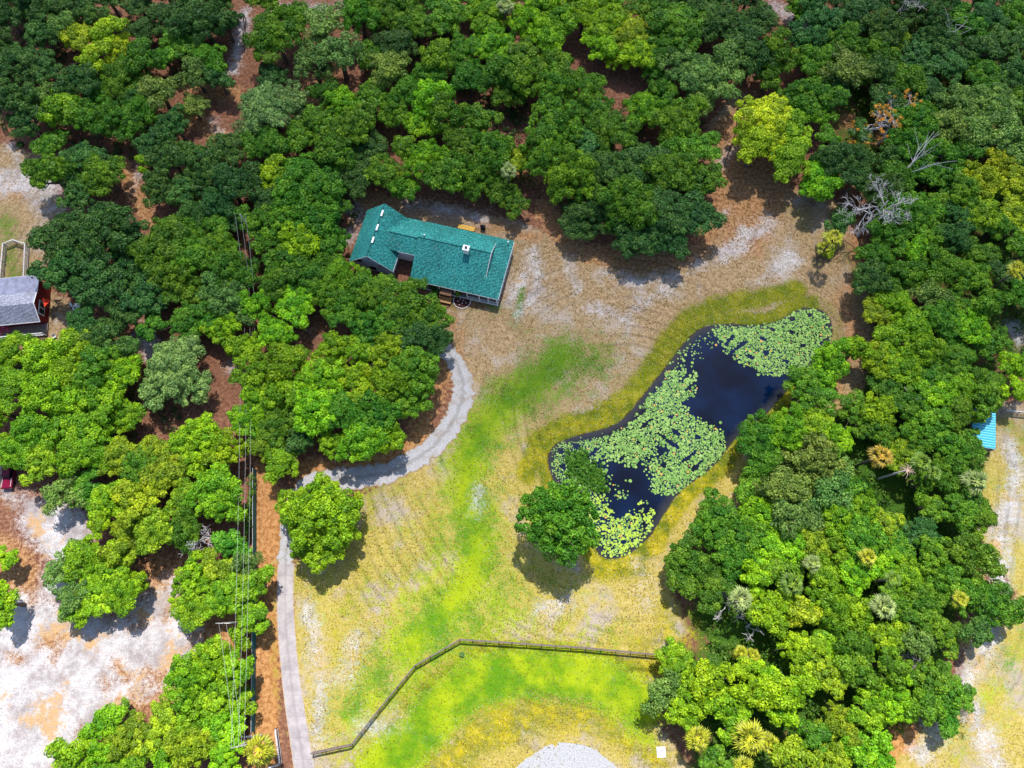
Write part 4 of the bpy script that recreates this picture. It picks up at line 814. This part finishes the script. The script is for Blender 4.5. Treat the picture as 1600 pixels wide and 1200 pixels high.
for sx in (-1.1, 1.1):
    mb = MB(); mb.tube([(sx,-.9,0), (sx,.4,1.75)], .05, 5); mb.tube([(sx,1.1,0), (sx,.4,1.75)], .05, 5); mb.build('frame', BRN, e)
# planting bed
e = at('flower_bed', 722, 470, 'round mulched planting bed ringed with white stones by the porch', 'flower bed'); mb = MB(); mb.cyl((0,0,-.1), 1.5, .2, 28); mb.build('mulch', simple('mulch', (.055,.018,.016), .95, .5, 6), e)
mb = MB()
for i in range(26): a_ = 2*math.pi*i/26; mb.box((1.58*math.cos(a_), 1.58*math.sin(a_), .1), (.3, .2, .2), a_+1.57, .8)
mb.build('stone_ring', simple('white_stone', (.62,.6,.58), .8, .2), e)
mb = MB()
for i in range(9): a_ = 2.4*i; q2 = 1.1*math.sqrt((i+.5)/9); mb.box((q2*math.cos(a_), q2*math.sin(a_), .22), (.26, .2, .16), a_, .6)
mb.build('pale_rocks', simple('pale_rock', (.55,.5,.48), .9, .2), e)
def shrub(u, v, rm, h, col, label, name='shrub', cat='shrub', seed=1, n_=26, L=(.1,.2), group=None):
    r2 = np.random.default_rng(seed); th = r2.uniform(0, 6.28, n_); q2 = rm*.75*np.sqrt(r2.random(n_)); cs = np.column_stack([q2*np.cos(th), q2*np.sin(th), h*(.35+.5*r2.random(n_)*(1-(q2/rm)**2))])
    V, lv, cv = leaf_cloud(cs, rm*r2.uniform(.25, .42, n_), 70, L, r_=r2); e_ = at(name, u, v, label, cat, group=group)
    copy_part(quads_mesh('foliage', V, lv, LEAF, attr2=cv), 'foliage', e_, col); mb_ = MB()
    for i in range(6): mb_.tube([(0,0,-.1), (cs[i][0]*.5, cs[i][1]*.5, h*.4), tuple(cs[i])], [.05,.04,.02], 5)
    mb_.build('stem', BARK, e_); return e_
shrub(718, 455, 1.5, 1.8, HUE['G'][0], 'dark green shrub between the porch and the round planting bed', seed=2)
shrub(684, 452, 1.3, 1.8, HUE['D'][0], 'dark shrub at the western end of the porch', seed=3)
shrub(5, 512, 2.0, 2.2, (.50,.10,.14), 'pink flowering bush below the grey-roofed red house', seed=4)
shrub(1310, 338, 1.9, 2.2, HUE['D'][0], 'dark round bush left of the bare grey tree', seed=5)
shrub(1288, 395, 1.8, 1.8, HUE['Y'][0], 'yellow green bush beside the palm on the eastern meadow', seed=6)
shrub(388, 1082, 1.4, 2.4, HUE['B'][0], 'bright bush growing over the green mesh fence', seed=7)
shrub(1225, 1035, .9, 1, HUE['B'][0], 'little bright shrub in the shaded gap near the fence end palms', seed=8)
shrub(1050, 1012, 1.8, 2.0, HUE['B'][0], 'bright green bush swallowing the eastern end of the rail fence', seed=9)
shrub(1455, 690, 1.6, 2.2, HUE['B'][0], 'rounded shrub deep in the wood left of the blue roof', seed=10)
shrub(722, 1022, .45, .5, HUE['S'][0], 'tiny silver bush just below the rail fence corner', seed=11, L=(.05,.1))
shrub(33, 228, .7, .9, HUE['D'][0], 'small dark bush alone on the sandy clearing', seed=12)
# ------------------------------------------------------------------ red house
GR = shingle('grey_shingles', (.13,.14,.19), (.24,.25,.33), (.42,.43,.50), 1.2)
bx_, by_ = -84.9, 49.6; e = empty('red_house', (bx_, by_, 0), R_(6)); tag(e, 'small dark red house with a grey shingled roof and white trimmed gable', 'house')
mb = MB(); mb.slab([(-14,-.9,3.0),(.5,-.9,3.0),(.5,1.7,5.2),(-14,1.7,5.2)], .14); mb.slab([(-14,1.7,5.2),(.5,1.7,5.2),(.5,4.2,4.7),(-14,4.2,4.7)], .14); rf = mb.build('roof', GR, e)
bxs('roof_flat', simple('grey_membrane', (.22,.23,.32), .6, .25, 1.2), [((-6.75, 5.75, 4.38), (14.5, 3.7, .16))], e)
mb = MB(); mb.tube([(.52,-.95,3.0), (.52,1.7,5.2), (.52,4.2,4.7)], .09, 4); mb.tube([(-14,-.92,2.98), (.5,-.92,2.98)], .08, 4); mb.tube([(-14,7.65,4.4), (.5,7.65,4.4)], .06, 4); mb.build('white_trim', WHITE, rf)
RED = simple('barn_red', (.20,.015,.02), .7, .2)
mb = MB(); mb.add([(-13.5,0,0),(0,0,0),(0,7.2,0),(-13.5,7.2,0),(-13.5,0,3.35),(0,0,3.35),(0,7.2,4.2),(-13.5,7.2,4.2),(-13.5,1.7,4.95),(0,1.7,4.95),(-13.5,4.15,4.2),(0,4.15,4.2)], [(0,1,5,4),(1,2,6,11,9,5),(2,3,7,6),(3,0,4,8,10,7),(4,5,9,8),(8,9,11,10),(10,11,6,7)]); mb.build('wall', RED, e)
f_ = bxs('window', WHITE, [((.05, 2.1, 2.2), (.1, 2.6, 1.7))], e); bxs('pane', GLASS, [((.11, y, 2.2), (.06, .95, 1.3)) for y in (1.5, 2.7)], f_)
bxs('porch_floor', DECK, [((-6.5, -1.3, .25), (13.5, 2.4, .3))], e)
mb = MB()
for i in range(7):
    x = -12+i*2; mb.box((x, -2.4, .9), (.1, .1, 1.1))
    if i < 6: mb.tube([(x, -2.4, .5), (x+2, -2.4, 1.35)], .05, 4); mb.tube([(x, -2.4, 1.35), (x+2, -2.4, .5)], .05, 4)
mb.box((-6, -2.4, 1.42), (12.2, .1, .08)); mb.box((-6, -2.4, .46), (12.2, .08, .06)); mb.build('porch_rail', WHITE, e)
def sail(pts, label):
    c_ = np.mean(pts, 0); e_ = empty('shade_sail', (c_[0], c_[1], 0)); tag(e_, label, 'shade sail', 'red shade sails'); n_ = 8; vs = []; fs = []; A, B, Cc = [np.array(p) for p in pts]
    for i in range(n_+1):
        for j in range(n_+1-i):
            a_, b_ = i/n_, j/n_; g_ = 1-a_-b_; p = A*a_+B*b_+Cc*g_; sag = a_*b_+b_*g_+a_*g_; p = p + (np.mean([A, B, Cc], 0)-p)*.0; edge = min(a_, b_, g_)
            pull = .9*(sag-3*a_*b_*g_)*.5*(1-3*edge); p = p + (c_-p)*pull; vs.append((p[0]-c_[0], p[1]-c_[1], p[2]-.5*a_*b_*g_*9))
    idx = {}; k = 0
    for i in range(n_+1):
        for j in range(n_+1-i): idx[i, j] = k; k += 1
    for i in range(n_):
        for j in range(n_-i):
            fs.append((idx[i,j], idx[i+1,j], idx[i,j+1]))
            if j < n_-i-1: fs.append((idx[i+1,j], idx[i+1,j+1], idx[i,j+1]))
    mb_ = MB(); mb_.add(vs, fs); o_ = mb_.build('sail_cloth', SAILM, e_); sm = o_.modifiers.new('s', 'SOLIDIFY'); sm.thickness = .02
    mb_ = MB(); p = pts[0]; mb_.tube([(p[0]-c_[0], p[1]-c_[1], 0), (p[0]-c_[0], p[1]-c_[1], p[2])], .05, 6); mb_.build('pole', GREYWOOD, e_)
SAILM = simple('red_canvas', (.62,.045,.02), .8, .12)
def Pz(u, v, z): return (*P(u, v, z), z)
sail([Pz(81,469,3), Pz(65,464,3.2), Pz(69,480,2.9)], 'red triangular shade sail beside the white framed gable window')
sail([Pz(86,444,3), Pz(70,443,3.2), Pz(76,452,2.9)], 'red shade sail half hidden under the oak at the back of the red house')
e = at('cargo_trailer', 118, 485, 'narrow white flat trailer lying on the yard right of the red house', 'trailer', R_(-52)); bxs('deck', WHITE, [((0,0,.5), (3.4,.35,.12))], e); bxs('frame', GREYWOOD, [((0,0,.4), (3.0,.2,.08))], e)
for sx in (-.5, .5):
    mb = MB(); mb.tube([(sx,-.35,.3), (sx,.35,.3)], .28, 12); mb.build('wheel', GLASS, e)
e = at('garden_table', 124, 480, 'square white table beside the flat trailer', 'table', R_(-20)); bxs('table_top', WHITE, [((0,0,.74), (1.1,.8,.05))], e)
for sx, sy in ((-.5,-.35), (.5,-.35), (.5,.35), (-.5,.35)): bxs('leg', WHITE, [((sx, sy, .36), (.06,.06,.7))], e)
e = at('garden_chair', 87, 527, 'white plastic chair standing below the red house yard', 'chair', .4); bxs('seat', WHITE, [((0,0,.43), (.5,.5,.05))], e); bxs('backrest', WHITE, [((0,.25,.75), (.5,.05,.6))], e)
for sx, sy in ((-.2,-.2), (.2,-.2), (.2,.2), (-.2,.2)): bxs('leg', WHITE, [((sx, sy, .2), (.05,.05,.4))], e)
# ------------------------------------------------------------------ blue shed
BLUE = NT('blue_metal_roof'); s2 = BLUE.n.new('ShaderNodeSeparateXYZ'); tc = BLUE.n.new('ShaderNodeTexCoord').outputs['Object']; BLUE.L(tc, s2.inputs[0])
rb = BLUE.math('LESS_THAN', BLUE.math('MODULO', BLUE.math('ADD', s2.outputs[1], 50), .45), .12); BLUE.col(BLUE.mix(rb, BLUE.mix(BLUE.noise(.8, 4), (.02,.27,.38), (.04,.40,.52)), (.22,.60,.70))); BLUE.b.inputs['Roughness'].default_value = .35; BLUE.b.inputs['Metallic'].default_value = .2
x0, y0 = P(1555, 702, 2.6); e = empty('lean_to_shed', (x0, y0, 0), R_(-12)); tag(e, 'small lean-to shed with a ribbed bright blue metal roof', 'shed')
mb = MB(); mb.slab([(-3.6,0,2.1),(0,0,2.7),(0,6.6,2.7),(-3.6,6.6,2.1)], .08)
mb.build('roof', BLUE.m, e); mb = MB()
for i in range(15): mb.tube([(-3.6, .1+i*.45, 2.13), (0, .1+i*.45, 2.73)], .03, 4)
mb.build('roof_rib', BLUE.m, e); bxs('wall', simple('grey_boards', (.34,.31,.27), .8, .25), [((-1.75, 3.3, 1.0), (3.2, 6.2, 2.0)), ((.35, 1.2, .9), (.5, 2.0, 1.8))], e); bxs('door', BRN, [((.63, 1.2, .85), (.06, 1.0, 1.6))], e)

# ------------------------------------------------------------------ fences
WOODG = simple('weathered_rail', (.16,.125,.115), .85, .35, 5)
DARKW = simple('dark_post', (.075,.055,.055), .85, .3, 5)
def rail_fence(px, label, spacing=2.35, h=1.35, rails=3, post=.14, top=True, mat=WOODG, pm2=DARKW, rh=.15):
    pts = W(px); c0 = pts[0]; e_ = empty('rail_fence', (c0[0], c0[1], 0)); tag(e_, label, 'fence')
    posts = []
    for a_, b_ in zip(pts[:-1], pts[1:]):
        L = np.hypot(*(b_-a_)); n_ = max(1, round(L/spacing)); rz = math.atan2(b_[1]-a_[1], b_[0]-a_[0]); mb_ = MB(); posts += [a_+(b_-a_)*i/n_ for i in range(n_)]
        mid = (a_+b_)/2-c0; off = np.array([-math.sin(rz), math.cos(rz)])*.09
        for k in range(rails): mb_.box((mid[0]+off[0], mid[1]+off[1], h*(.30+.62*k/(rails-1))), (L, .04, rh), rz)
        if top: mb_.box((mid[0], mid[1], h+.03), (L+.1, .20, .045), rz)
        mb_.build('rails', mat, e_)
    posts.append(pts[-1])
    pmesh = None
    for p in posts:
        if pmesh is None:
            mb_ = MB(); mb_.box((0, 0, h/2), (post, post, h+.12)); o_ = mb_.build('post', pm2, e_); pmesh = o_.data
        else: o_ = copy_part(pmesh, 'post', e_)
        o_.location = (p[0]-c0[0], p[1]-c0[1], 0)
    return e_
rail_fence([(490,1175),(551,1162),(580,1125),(594,1107),(622,1073),(650,1039),(719,999),(800,1004),(915,1012),(1032,1023)], 'long brown rail fence bending across the lawn below the pond')
rail_fence([(434,1137),(441,1192),(423,1197)], 'short pale rail fence corner left of the concrete driveway', 2.6, rails=2, mat=simple('pale_rail', (.5,.47,.48), .8, .2))
rail_fence([(7,440),(12,386),(27,380),(46,386),(44,436)], 'grey wooden corral fence on the grass above the red house', 2.0, rails=3, pm2=GREYWOOD, mat=GREYWOOD, rh=.2)
rail_fence([(1566,644),(1680,656)], 'grey rail fence running to the right edge above the blue shed', 2.4, rails=3, mat=GREYWOOD, pm2=GREYWOOD)
rail_fence([(383,1150),(409,1148)], 'short grey rail closing the gap at the foot of the green mesh fence', 2.4, rails=2, mat=GREYWOOD, pm2=GREYWOOD)
rail_fence([(384,30),(383,78)], 'dark fence stub beside the sandy track at the top', 2.4, rails=2)
# green privacy mesh fence
pts = W([(401,735),(401,860),(400,1000),(399,1142)]); e = empty('mesh_fence', (pts[0][0], pts[0][1], 0)); tag(e, 'long dark green screened fence left of the driveway', 'fence')
GM = simple('green_screen', (.012,.095,.10), .7, .3, 2); STEEL = simple('galvanised_steel', (.42,.44,.46), .5, .15)
for a_, b_ in zip(pts[:-1], pts[1:]):
    L = np.hypot(*(b_-a_)); rz = math.atan2(b_[1]-a_[1], b_[0]-a_[0]); mid = (a_+b_)/2-pts[0]; mb = MB(); mb.box((mid[0], mid[1], .95), (L, .02, 1.8), rz); mb.build('screen', GM, e)
    mb = MB(); mb.tube([(a_[0]-pts[0][0]-.03, a_[1]-pts[0][1], 1.88), (b_[0]-pts[0][0]-.03, b_[1]-pts[0][1], 1.88)], .04, 5); mb.build('top_rail', STEEL, e)
    for i in range(int(L/3)): q2 = a_+(b_-a_)*i/int(L/3)-pts[0]; mb = MB(); mb.cyl((q2[0]-.05, q2[1], 0), .045, 1.95, 7); mb.build('post', STEEL, e)
# climbing hedge on the northern stretch of the mesh fence
r_ = np.random.default_rng(41); n_ = 170; t = r_.random(n_); cs = np.column_stack([P(400,740)[0]+r_.normal(size=n_)*.15, P(400,740)[1]+(P(400,950)[1]-P(400,740)[1])*t, r_.uniform(.3, 2.2, n_)])
V, lv, cv = leaf_cloud(cs, r_.uniform(.25, .5, n_), 40, (.08,.15), r_=r_); e = empty('hedge', (0, 0, 0)); copy_part(quads_mesh('foliage', V, lv, LEAF, attr2=cv), 'foliage', e, HUE['G'][0]); tag(e, 'narrow green hedge climbing the fence beside the power lines', 'hedge')
# ------------------------------------------------------------------ power line
POLEW = simple('pole_wood', (.40,.36,.34), .85, .25)
def pole(u, v, h, label, arm=(1.8, 0), rz=0.0):
    e_ = at('power_pole', u, v, label, 'power pole', rz, group='poles of the power line'); mb_ = MB(); mb_.tube([(0,0,-.2), (0,0,h)], [.17,.11], 9); mb_.build('pole', POLEW, e_)
    bxs('crossarm', POLEW, [((0,0,h-.45), (2.2,.1,.12))], e_)
    for x in (-.95, 0, .95): mb_ = MB(); mb_.cyl((x, 0, h-.38 if x else h), .06, .22, 8); mb_.build('insulator', STEEL, e_)
    return (*P(u, v), h)
a1 = pole(409,1148, 10.0, 'power pole near the yellow green palm left of the driveway', rz=.2); a2 = pole(383,972, 9.5, 'power pole with a crossarm at the edge of the white sand lot')
x3, y3 = P(384, 600, 5.0); mbp = None
e_ = empty('power_pole', (x3, y3, 0)); tag(e_, 'power pole hidden among the crowns left of the gravel driveway', 'power pole', 'poles of the power line'); mb = MB(); mb.tube([(0,0,-.2), (0,0,5.0)], [.17,.11], 9); mb.build('pole', POLEW, e_); a3 = (x3, y3, 5.0)
x4, y4 = P(375, 335, 9.5); e_ = empty('power_pole', (x4, y4, 0)); tag(e_, 'farthest power pole, in the canopy left of the teal roof', 'power pole', 'poles of the power line'); mb = MB(); mb.tube([(0,0,-.2), (0,0,9.5)], [.17,.11], 9); mb.build('pole', POLEW, e_); a4 = (x4, y4, 9.5)
CAB = simple('aluminium_wire', (.45,.47,.48), .4, .05)
def wire(a_, b_, dx, label, sag=.5, rr=.015):
    pts = [(a_[0]+dx+(b_[0]-a_[0])*t, a_[1]+(b_[1]-a_[1])*t, a_[2]+(b_[2]-a_[2])*t-sag*4*t*(1-t)+.2) for t in np.linspace(0, 1, 14)]; mb_ = MB(); mb_.tube(pts, rr, 4); o_ = mb_.build('power_line', CAB); tag(o_, label, 'power line', 'overhead power lines')
for dx, wd_ in ((-.85,'left'), (.15,'middle'), (.95,'right')):
    wire(a1, a3, dx, f'{wd_} wire of the three running straight up beside the driveway'); wire(a3, a4, dx, f'{wd_} wire of the span crossing the canopy left of the teal roof', 3.2)
for dx, wd_ in ((-.4,'left'), (.7,'right')): wire(a1, a2, dx, f'{wd_} wire of the pair slanting to the pole by the sand lot', .3)
# ------------------------------------------------------------------ red pickup, concrete pad, rocks
e = at('parked_car', 15, 764, 'dark red car parked nose out under the oaks at the left edge', 'car', R_(4)); CARP = simple('dark_red_paint', (.17,.004,.03), .25, .08)
mb = MB(); mb.box((0,2.2,.62), (1.85,4.6,.55)); mb.box((0,.6,.92), (1.7,1.3,.16), 0, .9); mb.build('body', CARP, e, bevel=.12)
mb = MB(); mb.box((0,2.7,1.2), (1.6,2.2,.62), 0, .82); mb.build('windows', GLASS, e, bevel=.05); bxs('roof', CARP, [((0,2.8,1.53), (1.3,1.5,.06))], e, bevel=.03)
for sx in (-.8, .8):
    bxs('hood_glint', WHITE, [((sx*.93,1.0,1.0), (.05,1.6,.02))], e); bxs('headlight', WHITE, [((sx*.8,-.1,.68), (.35,.06,.16))], e)  # white strips stand in for light glinting along both sides of the hood
    for y in (.8, 3.6): mb = MB(); mb.tube([(sx*1.02,y,.33), (sx*1.22,y,.33)], .33, 14); w2 = mb.build('wheel', GLASS, e)
e = at('utility_pad', 1033, 1175, 'square white concrete pad with a small lid on the lawn beside the wood', 'utility pad', .03); bxs('slab', simple('pad_concrete', (.66,.64,.62), .8, .1), [((0,0,.06), (1.35,1.5,.16))], e, bevel=.03); bxs('lid', simple('lid_grey', (.4,.38,.38), .8, .1), [((0,.15,.16), (.5,.4,.05))], e)
# narrow erosion rut down the path
mb = MB(); rp = W([(1160,165),(1152,185),(1150,205),(1144,225),(1138,240),(1131,262)]); mb.tube([(x, y, -.02) for x, y in rp], [.05,.16,.12,.15,.13,.05], 6); tag(mb.build('rut', simple('rut_soil', (.04,.025,.02), .95)), kind='structure')
# ------------------------------------------------------------------ grass tufts on the open ground
r_ = np.random.default_rng(77); op = W([(560,340),(800,360),(1000,410),(1110,300),(1300,330),(1340,640),(1180,690),(1060,860),(1060,1000),(1080,1240),(490,1240),(460,880),(640,740),(730,600)])
n_ = 60000; q_ = r_.uniform(op.min(0), op.max(0), (n_, 2)); keep = (sdist(op, q_[:,0], q_[:,1]) > 0) & (sdist(pondw, q_[:,0], q_[:,1]) < -.3); keep &= sdist(W([(545,320),(600,300),(810,370),(785,480),(600,440)]), q_[:,0], q_[:,1]) < 0
dens = .5+.5*np.sin(q_[:,0]*.31+2*np.sin(q_[:,1]*.17))*np.sin(q_[:,1]*.27+1.5*np.sin(q_[:,0]*.13)); keep &= r_.random(n_) < (.25+.75*dens)
keep &= ldist(W([(680,530),(708,560),(727,592),(724,630),(700,675),(668,706),(640,724),(595,744),(540,748)]), q_[:,0], q_[:,1]) > 2.4
q_ = q_[keep]; B = 3; q3 = np.repeat(q_, B, 0)+r_.normal(size=(len(q_)*B, 2))*.05; N = len(q3); a = r_.uniform(0, 6.28, N); h = np.repeat(r_.uniform(.03, .13, len(q_)), B); ww = h*.75
sx, sy = np.cos(a)*ww, np.sin(a)*ww; ox, oy = -np.sin(a)*h*r_.uniform(.2, .9, N), np.cos(a)*h*r_.uniform(.2, .9, N)
V = np.stack([np.stack([q3[:,0]-sx*.4, q3[:,1]-sy*.4, 0*h-.02], 1), np.stack([q3[:,0]+sx*.4, q3[:,1]+sy*.4, 0*h-.02], 1), np.stack([q3[:,0]+sx+ox*.6, q3[:,1]+sy+oy*.6, h*.8], 1), np.stack([q3[:,0]+ox-sx, q3[:,1]+oy-sy, h], 1)], 1)
o = link(bpy.data.objects.new('grass_tufts', quads_mesh('grass_tufts', V, r_.random(N), leaf_mat('tuft_blades', (.30,.25,.05), objcol=False), attr2=np.repeat(r_.random(len(q_)), B)))); tag(o, 'low tufts of coarse grass dotted over the open meadow', 'grass', kind='stuff')
